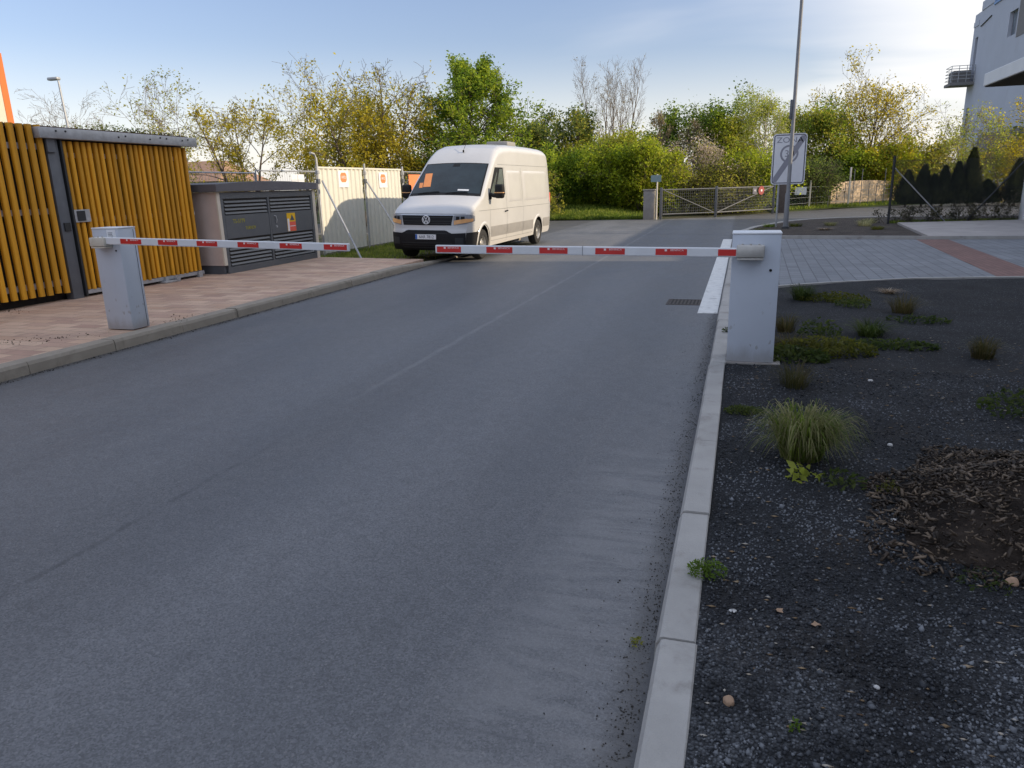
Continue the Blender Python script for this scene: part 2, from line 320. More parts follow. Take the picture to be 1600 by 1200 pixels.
MT = dict(
    asphalt=asphalt_mat(),
    pav=brick_mat("salmon_paving", (0.50, 0.33, 0.235), (0.60, 0.43, 0.315), (0.24, 0.18, 0.14), 0.40, 0.20, 0.0, 0.005, (0.43, 0.28, 0.215)),
    drive=brick_mat("grey_block_paving", (0.175, 0.185, 0.20), (0.21, 0.22, 0.235), (0.105, 0.11, 0.12), 0.30, 0.20, R(91), 0.009),
    redstrip=brick_mat("red_block_paving", (0.19, 0.105, 0.09), (0.225, 0.125, 0.105), (0.10, 0.07, 0.065), 0.2, 0.1, R(91), 0.007),
    slab=mat("concrete_slab", (0.36, 0.33, 0.31), 0.85, var=0.15, scale=1.4, bump=0.2, grime=(0.2, 0.17, 0.15), gamt=0.4),
    kerb=mat("kerb_concrete", (0.36, 0.345, 0.32), 0.85, var=0.14, scale=3.0, bump=0.35, bscale=140, grime=(0.16, 0.14, 0.12), gscale=4.5, gamt=0.6),
    kerb_dirty=mat("kerb_concrete_dirty", (0.30, 0.265, 0.215), 0.88, var=0.16, scale=3.0, bump=0.35, bscale=140, grime=(0.13, 0.11, 0.085), gscale=3.0, gamt=0.6),
    roadpaint=mat("worn_white_paint", (0.66, 0.66, 0.64), 0.75, var=0.1, scale=12, bump=0.3, bscale=150, grime=(0.25, 0.25, 0.25), gscale=7, gamt=0.6),
    gravel=gravel_mat("dark_gravel", (0.008, 0.009, 0.011), (0.023, 0.025, 0.029), (0.16, 0.165, 0.17)),
    soil=gravel_mat("island_soil", (0.05, 0.038, 0.03), (0.10, 0.08, 0.065), (0.2, 0.17, 0.14), False),
    ground=ground_mat("rough_ground", (0.055, 0.065, 0.025), (0.10, 0.085, 0.055)),
    turf=ground_mat("turf", (0.05, 0.075, 0.018), (0.085, 0.10, 0.03), 1.5),
    mulch=ground_mat("mulch_base", (0.018, 0.013, 0.010), (0.035, 0.026, 0.02), 4.0),
    slat=slat_mat(),
    polegrey=mat('pole_grey', (0.20, 0.205, 0.215), 0.6, 0.1, 0.12, 5),
    gategrey=mat('gate_grey_steel', (0.13, 0.132, 0.135), 0.6, 0.1, 0.15, 9),
    galv=mat("galvanised_steel", (0.40, 0.41, 0.42), 0.5, 0.35, 0.2, 9, grime=(0.22, 0.2, 0.18), gamt=0.35),
    greysteel=mat("grey_painted_steel", (0.115, 0.125, 0.14), 0.55, 0.1, 0.12, 5),
    darksteel=mat("dark_painted_steel", (0.018, 0.02, 0.022), 0.55, 0.0, 0.15, 8),
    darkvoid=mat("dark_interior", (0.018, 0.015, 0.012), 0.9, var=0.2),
    cab=cab_mat(),
    white=mat("white_aluminium", (0.72, 0.73, 0.74), 0.42, 0.0, 0.05, 4, grime=(0.5, 0.5, 0.48), gamt=0.25),
    red=mat("red_reflective_film", (0.60, 0.025, 0.02), 0.45, 0.0, 0.10, 9),
    film=mat("white_film", (0.85, 0.72, 0.70), 0.5, var=0.04),
    paper=mat("paper_notice", (0.74, 0.76, 0.78), 0.7, var=0.04),
    ink=mat("printed_ink", (0.09, 0.10, 0.12), 0.7, var=0.1),
    housing=mat("clamp_housing", (0.60, 0.56, 0.47), 0.5, 0.0, 0.1, 12, grime=(0.4, 0.36, 0.28), gamt=0.4),
    alu=mat("clamp_aluminium", (0.50, 0.48, 0.44), 0.42, 0.4, 0.12, 14),
    black=mat("black_plastic", (0.010, 0.010, 0.011), 0.62, var=0.2, scale=20, spec=0.3),
    rubber=mat("tyre_rubber", (0.022, 0.021, 0.020), 0.85, var=0.25, scale=14, bump=0.2),
    rim=mat("steel_rim", (0.42, 0.41, 0.39), 0.42, 0.6, 0.12, 8, grime=(0.16, 0.13, 0.10), gamt=0.5, gscale=6),
    van=van_paint(),
    vangrey=mat("van_grey_moulding", (0.27, 0.26, 0.25), 0.6, var=0.08, grime=(0.3, 0.26, 0.2), gamt=0.3),
    glass=glass_mat("dark_glass", (0.016, 0.026, 0.032)),
    glassside=glass_mat("side_glass", (0.10, 0.12, 0.12)),
    lamp=glass_mat("headlight_lens", (0.22, 0.23, 0.25), 0.12),
    amber=mat("amber_lens", (0.80, 0.42, 0.17), 0.25, var=0.1, scale=15),
    chrome=mat("chrome_trim", (0.62, 0.64, 0.68), 0.22, 0.85, 0.05),
    orangepaper=mat("orange_notice", (0.80, 0.30, 0.10), 0.7, var=0.05),
    plateblue=mat("plate_blue", (0.03, 0.12, 0.42), 0.5, var=0.05),
    kwall=mat("kiosk_render", (0.62, 0.51, 0.45), 0.85, var=0.06, scale=3, bump=0.2, bscale=160, grime=(0.36, 0.29, 0.25), gamt=0.3),
    ktrim=mat("kiosk_trim", (0.66, 0.60, 0.50), 0.8, var=0.06),
    kroof=mat("kiosk_roof", (0.13, 0.125, 0.135), 0.8, var=0.1, scale=3, bump=0.15),
    kdoor=mat("kiosk_door_grey", (0.115, 0.125, 0.135), 0.45, 0.1, 0.08, 4, grime=(0.17, 0.165, 0.155), gamt=0.3),
    stencil=mat("yellow_stencil", (0.36, 0.33, 0.03), 0.7, var=0.25, scale=30),
    yellow=mat("warning_yellow", (0.85, 0.50, 0.01), 0.5, var=0.06),
    warnred=mat("warning_red", (0.78, 0.12, 0.08), 0.5, var=0.08),
    hoard=mat("cream_sheet_metal", (0.66, 0.645, 0.57), 0.5, 0.0, 0.05, 3, grime=(0.55, 0.5, 0.4), gamt=0.25),
    orange=mat("orange_print", (0.82, 0.24, 0.09), 0.6, var=0.06),
    signboard=mat("sign_white", (0.80, 0.80, 0.80), 0.5, var=0.03),
    zonewhite=mat("zone_sign_white", (0.72, 0.73, 0.76), 0.5, var=0.04),
    zonegrey=mat("zone_sign_grey", (0.27, 0.27, 0.31), 0.5, var=0.05),
    zonedark=mat("zone_sign_border", (0.10, 0.10, 0.13), 0.5, var=0.05),
    bark=mat("bark", (0.115, 0.088, 0.065), 0.9, var=0.3, scale=6, bump=0.6, bscale=30),
    twig=mat("pale_twig_bark", (0.20, 0.165, 0.13), 0.9, var=0.25, scale=6),
    birch=mat("birch_bark", (0.52, 0.47, 0.40), 0.85, var=0.15, scale=3, grime=(0.08, 0.07, 0.06), gscale=5, gamt=0.8),
    concrete=mat("grey_concrete", (0.27, 0.25, 0.23), 0.9, var=0.2, scale=3, bump=0.4, grime=(0.13, 0.12, 0.1), gamt=0.5),
    facade=mat("pale_render_facade", (0.46, 0.485, 0.55), 0.85, var=0.05, scale=0.4, grime=(0.36, 0.36, 0.38), gscale=0.5, gamt=0.3),
    facadegrey=mat("grey_facade_panel", (0.19, 0.18, 0.175), 0.8, var=0.08),
    canopywhite=mat("canopy_fascia", (0.68, 0.69, 0.70), 0.55, var=0.05, scale=1),
    tan=mat("tan_render_wall", (0.62, 0.46, 0.30), 0.85, var=0.1, scale=1.5, grime=(0.4, 0.3, 0.2), gamt=0.3),
    cream=mat("cream_facade", (0.60, 0.56, 0.46), 0.8, var=0.05, scale=0.5),
    orangewall=mat("orange_facade", (0.58, 0.155, 0.035), 0.7, var=0.05, scale=0.5),
    sedum=ground_mat("sedum_roof", (0.10, 0.055, 0.035), (0.13, 0.09, 0.05), 3.0),
    rust=mat("rusty_iron", (0.075, 0.062, 0.055), 0.8, 0.3, 0.25, 20),
    brownstone=mat("brown_stone", (0.34, 0.22, 0.14), 0.85, var=0.2, scale=30, bump=0.3),
    whitestone=mat("pale_stone", (0.50, 0.49, 0.47), 0.8, var=0.2, scale=40),
    rooftile=mat("orange_roof_tile", (0.30, 0.18, 0.12), 0.8, var=0.2, scale=3),
)
LM = dict(
    gold=leaf_mat("leaf_gold", (0.1593, 0.1398, 0.01782), (0.3743, 0.3075, 0.02376), (0.5416, 0.4471, 0.04455)),
    olive=leaf_mat("leaf_olive", (0.1144, 0.1344, 0.02304), (0.26, 0.2576, 0.03456), (0.416, 0.3808, 0.0576)),
    green=leaf_mat("leaf_green", (0.04455, 0.09113, 0.0144), (0.1519, 0.2329, 0.0216), (0.3443, 0.405, 0.0396)),
    dark=leaf_mat("leaf_dark", (0.03024, 0.056, 0.0154), (0.0924, 0.1313, 0.02772), (0.168, 0.2013, 0.0462)),
    lime=leaf_mat("leaf_lime", (0.1148, 0.1593, 0.01307), (0.27, 0.3186, 0.0196), (0.3915, 0.4359, 0.03267)),
    birch=leaf_mat("leaf_birch", (0.1771, 0.21, 0.0308), (0.3059, 0.336, 0.0462), (0.4347, 0.4536, 0.0924)),
    blossom=leaf_mat("blossom", (0.242, 0.187, 0.121), (0.462, 0.374, 0.297), (0.66, 0.572, 0.506)),
    bud=leaf_mat("bud", (0.182, 0.143, 0.078), (0.286, 0.234, 0.117)),
    conifer=leaf_mat("leaf_conifer", (0.010, 0.015, 0.007), (0.027, 0.036, 0.014), (0.060, 0.066, 0.026), 0.25),
    grass=leaf_mat("grass_blade", (0.0585, 0.0945, 0.0132), (0.13, 0.1823, 0.022), (0.26, 0.2835, 0.055)),
    straw=leaf_mat("grass_straw", (0.125, 0.126, 0.048), (0.25, 0.24, 0.102), (0.45, 0.408, 0.228)),
    reddish=leaf_mat("grass_reddish", (0.026, 0.030, 0.010), (0.058, 0.056, 0.018), (0.115, 0.085, 0.035)),
    weed=leaf_mat("weed_green", (0.020, 0.036, 0.010), (0.050, 0.072, 0.016), (0.095, 0.115, 0.026)),
    weedy=leaf_mat("weed_yellow", (0.045, 0.055, 0.010), (0.095, 0.10, 0.014), (0.16, 0.15, 0.026)),
    fern=leaf_mat("weed_bright", (0.07, 0.12, 0.015), (0.13, 0.20, 0.025)),
    rose=leaf_mat("leaf_rose", (0.02, 0.025, 0.012), (0.05, 0.05, 0.022), (0.09, 0.08, 0.04)),
    chip=leaf_mat("wood_chip", (0.014, 0.010, 0.007), (0.040, 0.028, 0.019), (0.17, 0.125, 0.085), 0.0, 8.0),
    pebble=leaf_mat("pebble", (0.009, 0.010, 0.012), (0.040, 0.043, 0.049), (0.19, 0.20, 0.215), 0.0, 1.6),
    grit=leaf_mat("road_grit", (0.02, 0.018, 0.016), (0.06, 0.055, 0.05), (0.20, 0.19, 0.17), 0.0, 3.0),
    litter=leaf_mat("leaf_litter", (0.10, 0.06, 0.03), (0.26, 0.18, 0.10), (0.42, 0.38, 0.32), 0.0, 3.0),
)

# ---------------------------------------------------------------- object helpers
ORG = {}
def tag(o, label=None, cat=None, group=None, kind=None):
    if label: o["label"] = label
    if cat: o["category"] = cat
    if group: o["group"] = group
    if kind: o["kind"] = kind
    return o
def empty(name, loc, label, cat, group=None, rz=0.0):
    o = bpy.data.objects.new(name, None); COL.objects.link(o); o.location = loc; o.rotation_euler = (0, 0, rz)
    o.empty_display_size = 0.2
    ORG[o.name] = Vector((0, 0, 0)) if rz else Vector(loc)
    return tag(o, label, cat, group)
def link(name, me, m, parent=None, origin=None):
    o = bpy.data.objects.new(name, me); COL.objects.link(o)
    if m is not None:
        me.materials.clear(); me.materials.append(m)
    if parent is not None:
        o.parent = parent; ORG[o.name] = ORG[parent.name]
    elif origin is not None:
        o.location = origin; ORG[o.name] = Vector(origin)
    else: ORG[o.name] = Vector((0, 0, 0))
    return o
def np_mesh(name, V, F, smooth=False):
    V = np.asarray(V, dtype=np.float32); F = np.asarray(F, dtype=np.int32); k = F.shape[1]
    me = bpy.data.meshes.new(name); me.vertices.add(len(V)); me.vertices.foreach_set("co", V.ravel())
    me.loops.add(F.size); me.loops.foreach_set("vertex_index", F.ravel())
    me.polygons.add(len(F)); me.polygons.foreach_set("loop_start", np.arange(0, F.size, k, dtype=np.int32))
    me.polygons.foreach_set("loop_total", np.full(len(F), k, dtype=np.int32))
    if smooth: me.polygons.foreach_set("use_smooth", np.ones(len(F), dtype=bool))
    me.update(calc_edges=True); return me
def np_obj(name, V, F, m, parent=None, origin=None, smooth=False):
    org = ORG[parent.name] if parent is not None else (Vector(origin) if origin is not None else Vector((0, 0, 0)))
    V = np.asarray(V, dtype=np.float64) - np.array(org)[None, :]
    return link(name, np_mesh(name, V, F, smooth), m, parent, origin)

class MB:
    def __init__(s): s.v = []; s.f = []
    def add(s, vs, fs):
        b = len(s.v); s.v += [tuple(x) for x in vs]; s.f += [tuple(b + i for i in f) for f in fs]; return s
    def box(s, x0, x1, y0, y1, z0, z1, c=0.0):
        if c <= 0:
            return s.add([(x0, y0, z0), (x1, y0, z0), (x1, y1, z0), (x0, y1, z0), (x0, y0, z1), (x1, y0, z1), (x1, y1, z1), (x0, y1, z1)],
                         [(0, 3, 2, 1), (4, 5, 6, 7), (0, 1, 5, 4), (1, 2, 6, 5), (2, 3, 7, 6), (3, 0, 4, 7)])
        import bmesh
        bm = bmesh.new(); bmesh.ops.create_cube(bm, size=1.0)
        for v in bm.verts: v.co = Vector(((x0 + x1) / 2 + v.co.x * (x1 - x0), (y0 + y1) / 2 + v.co.y * (y1 - y0), (z0 + z1) / 2 + v.co.z * (z1 - z0)))
        bmesh.ops.bevel(bm, geom=list(bm.edges), offset=c, segments=2, affect='EDGES', profile=0.5)
        bm.verts.index_update()
        s.add([v.co[:] for v in bm.verts], [[v.index for v in f.verts] for f in bm.faces]); bm.free(); return s
    def obox(s, c, ax, half):       # oriented box
        A = [Vector(a).normalized() * h for a, h in zip(ax, half)]; c = Vector(c)
        vs = [c + A[0] * i + A[1] * j + A[2] * k for k in (-1, 1) for j in (-1, 1) for i in (-1, 1)]
        return s.add(vs, [(0, 2, 3, 1), (4, 5, 7, 6), (0, 1, 5, 4), (1, 3, 7, 5), (3, 2, 6, 7), (2, 0, 4, 6)])
    def tube(s, pts, r, n=8, caps=True):
        P = [Vector(p) for p in pts]; rs = r if isinstance(r, (list, tuple)) else [r] * len(P)
        ring = []; b = len(s.v)
        for i, p in enumerate(P):
            d = (P[min(i + 1, len(P) - 1)] - P[max(i - 1, 0)]).normalized()
            u = d.cross(Vector((0, 0, 1)) if abs(d.z) < 0.9 else Vector((1, 0, 0))).normalized(); w = d.cross(u)
            for k in range(n):
                a = 2 * math.pi * k / n; s.v.append(tuple(p + (u * math.cos(a) + w * math.sin(a)) * rs[i]))
        for i in range(len(P) - 1):
            for k in range(n):
                a0 = b + i * n + k; a1 = b + i * n + (k + 1) % n
                s.f.append((a0, a1, a1 + n, a0 + n))
        if caps:
            s.f.append(tuple(b + k for k in range(n - 1, -1, -1))); e = b + (len(P) - 1) * n; s.f.append(tuple(e + k for k in range(n)))
        return s
    def poly(s, pts, z0, z1):       # prism over a polygon, ccw
        n = len(pts); b = len(s.v)
        s.v += [(x, y, z0) for x, y in pts] + [(x, y, z1) for x, y in pts]
        s.f.append(tuple(b + n + i for i in range(n))); s.f.append(tuple(b + i for i in range(n - 1, -1, -1)))
        for i in range(n): j = (i + 1) % n; s.f.append((b + i, b + j, b + n + j, b + n + i))
        return s
    def sheet(s, pts, z):
        b = len(s.v); s.v += [(x, y, z) for x, y in pts]; s.f.append(tuple(b + i for i in range(len(pts)))); return s
    def grid(s, fn, us, vs):
        b = len(s.v); nu, nv = len(us), len(vs)
        for u in us:
            for v in vs: s.v.append(tuple(fn(u, v)))
        for i in range(nu - 1):
            for j in range(nv - 1):
                a = b + i * nv + j; s.f.append((a, a + nv, a + nv + 1, a + 1))
        return s
    def lathe(s, prof, c, axis='x', n=28):
        b = len(s.v); m = len(prof)
        for k in range(n):
            a = 2 * math.pi * k / n
            for (h, r) in prof:
                if axis == 'x': s.v.append((c[0] + h, c[1] + r * math.cos(a), c[2] + r * math.sin(a)))
                elif axis == 'y': s.v.append((c[0] + r * math.cos(a), c[1] + h, c[2] + r * math.sin(a)))
                else: s.v.append((c[0] + r * math.cos(a), c[1] + r * math.sin(a), c[2] + h))
        for k in range(n):
            for j in range(m - 1):
                a0 = b + k * m + j; a1 = b + ((k + 1) % n) * m + j
                s.f.append((a0, a1, a1 + 1, a0 + 1))
        return s
    def build(s, name, m, parent=None, origin=None, smooth=None, bevel=0.0, solid=0.0):
        org = ORG[parent.name] if parent is not None else (Vector(origin) if origin is not None else Vector((0, 0, 0)))
        me = bpy.data.meshes.new(name); me.from_pydata([(x - org.x, y - org.y, z - org.z) for x, y, z in s.v], [], s.f); me.update()
        import bmesh
        bm = bmesh.new(); bm.from_mesh(me); bmesh.ops.recalc_face_normals(bm, faces=bm.faces); bm.to_mesh(me); bm.free()
        if smooth:
            me.polygons.foreach_set("use_smooth", np.ones(len(me.polygons), dtype=bool)); me.set_sharp_from_angle(angle=R(smooth))
        o = link(name, me, m, parent, origin)
        if bevel:
            md = o.modifiers.new("bevel", 'BEVEL'); md.width = bevel; md.segments = 2; md.limit_method = 'ANGLE'; md.angle_limit = R(40)
        if solid:
            md = o.modifiers.new("solid", 'SOLIDIFY'); md.thickness = solid; md.offset = 0
        return o
def struct(name, mb, m, **kw):
    o = mb.build(name, m, **kw); o["kind"] = "structure"; return o

def text_mesh(body, size, depth=0.0015):
    cu = bpy.data.curves.new("t", 'FONT'); cu.body = body; cu.size = size; cu.align_x = 'CENTER'; cu.align_y = 'CENTER'; cu.extrude = depth
    cu.resolution_u = 3
    ob = bpy.data.objects.new("t", cu); COL.objects.link(ob)
    dg = bpy.context.evaluated_depsgraph_get(); me = bpy.data.meshes.new_from_object(ob.evaluated_get(dg))
    bpy.data.objects.remove(ob); bpy.data.curves.remove(cu); return me
TX = {k: text_mesh(k, s) for k, s in (("BENINCA", 0.030), ("6AR 7812", 0.105), ("ZONA", 0.25), ("30", 0.30), ("TS-5779", 0.115), ("TURNOV", 0.085), ("HKO", 0.13), ("M", 0.1))}
def text(name, body, m, parent, pos, right, up, sx=1.0, sy=1.0):
    me = TX[body].copy(); r = Vector(right).normalized(); u = Vector(up).normalized(); n = r.cross(u)
    org = ORG[parent.name]
    mtx = Matrix(((r.x * sx, u.x * sy, n.x, pos[0] - org.x), (r.y * sx, u.y * sy, n.y, pos[1] - org.y), (r.z * sx, u.z * sy, n.z, pos[2] - org.z), (0, 0, 0, 1)))
    me.transform(mtx); return link(name, me, m, parent)

def leaf_quads(P, size, rs, aspect=0.55, up=0.25):
    n = len(P)
    N = rs.normal(size=(n, 3)); N[:, 2] = np.abs(N[:, 2]) + up; N /= np.linalg.norm(N, axis=1)[:, None]
    T = rs.normal(size=(n, 3)); T -= N * (T * N).sum(1)[:, None]; T /= np.linalg.norm(T, axis=1)[:, None]
    B = np.cross(N, T); s = (size * rs.uniform(0.6, 1.35, n))[:, None]
    bend = N * s * 0.12
    V = np.stack([P + T * s - bend, P + B * s * aspect + bend, P - T * s - bend, P - B * s * aspect + bend], 1).reshape(-1, 3)
    return V, np.arange(4 * n).reshape(n, 4)
def rots(n, rs):
    q = rs.normal(size=(n, 4)); q /= np.linalg.norm(q, axis=1)[:, None]; w, x, y, z = q.T
    return np.stack([1 - 2 * (y * y + z * z), 2 * (x * y - z * w), 2 * (x * z + y * w), 2 * (x * y + z * w), 1 - 2 * (x * x + z * z), 2 * (y * z - x * w),
                     2 * (x * z - y * w), 2 * (y * z + x * w), 1 - 2 * (x * x + y * y)], 1).reshape(n, 3, 3)
OCT_V = np.array([(1, 0, 0), (-1, 0, 0), (0, 1, 0), (0, -1, 0), (0, 0, 1), (0, 0, -1)], float)
OCT_F = np.array([(0, 2, 4), (2, 1, 4), (1, 3, 4), (3, 0, 4), (2, 0, 5), (1, 2, 5), (3, 1, 5), (0, 3, 5)])
BOX_V = np.array([(i, j, k) for k in (-1, 1) for j in (-1, 1) for i in (-1, 1)], float)
BOX_F = np.array([(0, 2, 3), (0, 3, 1), (4, 5, 7), (4, 7, 6), (0, 1, 5), (0, 5, 4), (1, 3, 7), (1, 7, 5), (3, 2, 6), (3, 6, 7), (2, 0, 4), (2, 4, 6)])
def scatter(TV, TF, P, S, Rm, rs, jit=0.25):
    n = len(P); V = TV[None] * (1 + rs.uniform(-jit, jit, (n, len(TV), 1))) * S[:, None, :]
    V = np.einsum('nij,nkj->nki', Rm, V) + P[:, None, :]
    F = TF[None] + (np.arange(n) * len(TV))[:, None, None]
    return V.reshape(-1, 3), F.reshape(-1, 3)
def blades(P, h, lean, width, rs, seg=3, droop=0.5, direction=None, pw=1.6):
    n = len(P); a = rs.uniform(0, 2 * np.pi, n) if direction is None else direction
    D = np.stack([np.cos(a), np.sin(a), 0 * a], 1); Sd = np.stack([-np.sin(a), np.cos(a), 0 * a], 1)
    V = []
    for i in range(seg + 1):
        t = i / seg
        c = P + D * (lean * (t ** pw))[:, None] + np.array([0, 0, 1])[None] * (h * (t - droop * t * t * t))[:, None]
        w = (width * (1 - t) ** 0.7 * 0.5 + 0.0002)[:, None]
        V += [c - Sd * w, c + Sd * w]
    V = np.stack(V, 1); k = 2 * (seg + 1)
    F = np.array([(2 * i, 2 * i + 1, 2 * i + 3, 2 * i + 2) for i in range(seg)])
    F = F[None] + (np.arange(n) * k)[:, None, None]
    return V.reshape(-1, 3), F.reshape(-1, 4)

# ================================================================ THE SETTING
gb = MB().sheet([(-900, -300), (900, -300), (900, 1500), (-900, 1500)], -0.06)
struct("ground", gb, MT['ground'])
road = MB().sheet([(-6.72, -8), (-.2, -8), (-.2, 22.5), (-.02, 25.2), (.35, 27.1), (.95, 28.9), (1.55, 30.5), (2.4, 31.8), (3.7, 32.8), (5.5, 33.2), (10, 33.0),
                   (60, 36), (60, 95), (16.7, 55.3), (8, 47.6), (2.6, 42.3), (1.25, 40.2), (-1.2, 36.7), (-3.9, 35.3), (-8.8, 35.0), (-60, 33.5), (-60, 25.6),
                   (-9.6, 25.3), (-8.3, 24.95), (-7.3, 24.2), (-6.8, 23.1), (-6.72, 22)], 0.0)
struct("road", road, MT['asphalt'])

def kerb_run(y0, y1, xa, xb, chamfer_side, hfun, rs, step=1.085):
    """kerb stones laid end to end along Y; the chamfer is on the road side"""
    mb = MB(); y = y0
    while y < y1 - 0.05:
        e = min(y + step, y1); g = 0.0045; dz = rs.uniform(-0.006, 0.006); dx = rs.uniform(-0.005, 0.005); c = 0.022
        h0, h1 = hfun(y) + dz, hfun(e) + dz
        road_x, back_x = (xa, xb) if chamfer_side < 0 else (xb, xa); sg = 1 if chamfer_side < 0 else -1
        sec = lambda h: [(road_x + dx, -0.06), (road_x + dx + sg * 0.006, max(h - c * 1.6, -0.02)), (road_x + dx + sg * c, h - 0.004), (road_x + dx + sg * c * 1.6, h), (back_x + dx - sg * 0.006, h), (back_x + dx, h - 0.006), (back_x + dx, -0.06)]
        vs = [(x, y + g, z) for x, z in sec(h0)] + [(x, e - g, z) for x, z in sec(h1)]; n = 7
        mb.add(vs, [tuple(range(n)), tuple(range(2 * n - 1, n - 1, -1))] + [(i, i + n, (i + 1) % n + n, (i + 1) % n) for i in range(n)])
        y = e
    return mb
rk = random.Random(3)
def hr(y): return 0.10 if y < 10.2 else max(0.082, 0.10 - (y - 10.2) * 0.02)
struct("garden_kerb", kerb_run(-1.0 + 0.12 - 1.085, 22.3, -.225, -.075, -1, hr, rk), MT['kerb'])
def hl(y): return 0.125 if y < 14.2 else max(0.035, 0.125 - (y - 14.2) * 0.05)
struct("pavement_kerb", kerb_run(-2.25, 22.6, -6.92, -6.715, 1, hl, rk), MT['kerb_dirty'])
# kerb turning left behind the van
def arc_kerb(pts, w, h, m, name):
    mb = MB(); P = [Vector((x, y, 0)) for x, y in pts]
    for a, b in zip(P[:-1], P[1:]):
        d = (b - a).normalized(); nn = Vector((-d.y, d.x, 0)); g = d * 0.003; a2, b2 = a + g, b - g
        o = nn * w
        mb.add([(a2.x, a2.y, -.05), (b2.x, b2.y, -.05), (b2 + o)[:2] + (-.05,), (a2 + o)[:2] + (-.05,), (a2.x, a2.y, h), (b2.x, b2.y, h), (b2 + o)[:2] + (h,), (a2 + o)[:2] + (h,)],
               [(0, 3, 2, 1), (4, 5, 6, 7), (0, 1, 5, 4), (1, 2, 6, 5), (2, 3, 7, 6), (3, 0, 4, 7)])
    return struct(name, mb, m, bevel=0.012)
arc_kerb([(-6.73, 22.62), (-6.85, 23.2), (-7.35, 24.2), (-8.3, 24.95), (-9.6, 25.3), (-12, 25.45), (-16, 25.5), (-25, 25.55)], 0.2, 0.07, MT['kerb_dirty'], "junction_kerb")
arc_kerb([(-.2, 22.35), (-.16, 23.6), (-.02, 25.2), (.35, 27.1), (.95, 28.9), (1.55, 30.5), (2.4, 31.8), (3.7, 32.8), (5.5, 33.2), (10, 33.0), (20, 33.6)][::-1], 0.2, 0.12, MT['kerb'], "island_kerb")

struct("pavement", MB().poly([(-10.6, -6), (-6.925, -6), (-6.925, 15.55), (-9.95, 15.95), (-10.6, 15.95)], -0.05, 0.12), MT['pav'])
struct("pavement_rear", MB().poly([(-9.0, 22.9), (-6.95, 22.9), (-7.4, 23.95), (-8.3, 24.6), (-9.0, 24.9)], -0.05, 0.06), MT['slab'])
struct("shelter_floor", MB().poly([(-14.5, -6), (-10.6, -6), (-10.6, 12.2), (-14.5, 12.2)], -0.05, 0.10), MT['concrete'])
struct("driveway", MB().poly([(-.075, 11.55), (.62, 12.05), (1.32, 12.5), (2.73, 13.2), (4.35, 13.52), (8, 13.75), (13, 13.8), (13, 21.35), (4.6, 21.45), (1.04, 21.85), (-.075, 22.1)], -0.05, 0.08), MT['drive'])
struct("red_paving_strip", MB().poly([(3.98, 13.5), (4.70, 13.58), (5.06, 21.38), (4.33, 21.42)], 0.06, 0.084), MT['redstrip'])
struct("driveway_kerb", MB().poly([(-.05, 22.12), (1.04, 21.86), (4.62, 21.46), (13, 21.36), (13, 21.46), (4.64, 21.56), (1.06, 21.97), (-.04, 22.24)], -0.05, 0.165), MT['kerb'])
struct("garden_edging", MB().poly([(-.07, 11.45), (.62, 11.96), (1.32, 12.42), (2.73, 13.12), (4.35, 13.44), (8, 13.67), (13, 13.72), (13, 13.78), (8, 13.74), (4.35, 13.51), (2.73, 13.19), (1.32, 12.49), (.62, 12.04), (-.07, 11.54)], -0.05, 0.105), MT['kerb'])
struct("concrete_apron", MB().poly([(4.66, 21.58), (13, 21.48), (13, 29.2), (8.8, 29.0), (5.05, 28.1)], -0.05, 0.155), MT['slab'])
struct("island_bed", MB().poly([(.0, 22.26), (1.05, 21.99), (4.63, 21.58), (5.03, 28.12), (8.8, 29.02), (13, 29.25), (13, 32.8), (10, 32.78), (5.5, 32.98), (3.8, 32.6), (2.55, 31.65), (1.75, 30.4), (1.15, 28.8), (.55, 27.0), (.18, 25.1), (.04, 23.6)], -0.05, 0.10), MT['soil'])

# gently uneven gravel bed
def bed_z(x, y): return 0.082 + 0.010 * math.sin(1.7 * x + 0.6 * y) * math.sin(0.9 * y - 0.5 * x) + 0.006 * math.sin(5.1 * x + 1.3) * math.cos(4.3 * y)
def bed_top(x):
    xs = [-.075, .62, 1.32, 2.73, 4.35, 8, 13]; ys = [11.45, 11.96, 12.42, 13.12, 13.44, 13.67, 13.72]
    return float(np.interp(x, xs, ys))
bedm = MB()
bedm.grid(lambda u, v: (u, -2 + (bed_top(u) + 2) * v, bed_z(u, -2 + (bed_top(u) + 2) * v)), list(np.linspace(-.077, 13, 80)), list(np.linspace(0, 1, 90)))
struct("garden_bed", bedm, MT['gravel'], smooth=60)
# white painted lowered kerb stones along the drive entrance
wb = MB(); yy = 9.88
while yy < 22.6:
    wb.box(-.50, -.245, yy + .004, min(yy + 0.5, 22.8) - .004, -0.03, 0.006, 0.0); yy += 0.5
struct("white_edge_line", wb, MT['roadpaint'])

# grass banks
def bank(name, x0, x1, y0, y1, hfun, m, nx=60, ny=24):
    mb = MB(); mb.grid(lambda u, v: (u, y0(u) + (y1 - y0(u)) * v, hfun(u, v)), list(np.linspace(x0, x1, nx)), list(np.linspace(0, 1, ny)))
    return struct(name, mb, m, smooth=60)
def farY(x): return float(np.interp(x, [-60, -8.8, -4.6, -3.9, -1.2, 1.25, 2.6, 8, 16.7, 60], [33.5, 35.0, 35.25, 35.3, 36.7, 40.2, 42.3, 47.6, 55.3, 95]))
bank("grass_verge", -60, -4.3, farY, 46, lambda u, v: 0.02 + 0.9 * v ** 0.8 * (1 if u < -7 else max(0.15, (-4.3 - u) / 2.7)) + 0.05 * math.sin(u * 1.3 + v * 7), MT['turf'])
bank("far_verge", 1.6, 60, farY, 99, lambda u, v: 0.02 + 0.12 * min(1, v * 12) + 0.03 * math.sin(u * 1.7 + v * 40), MT['turf'], 80, 40)
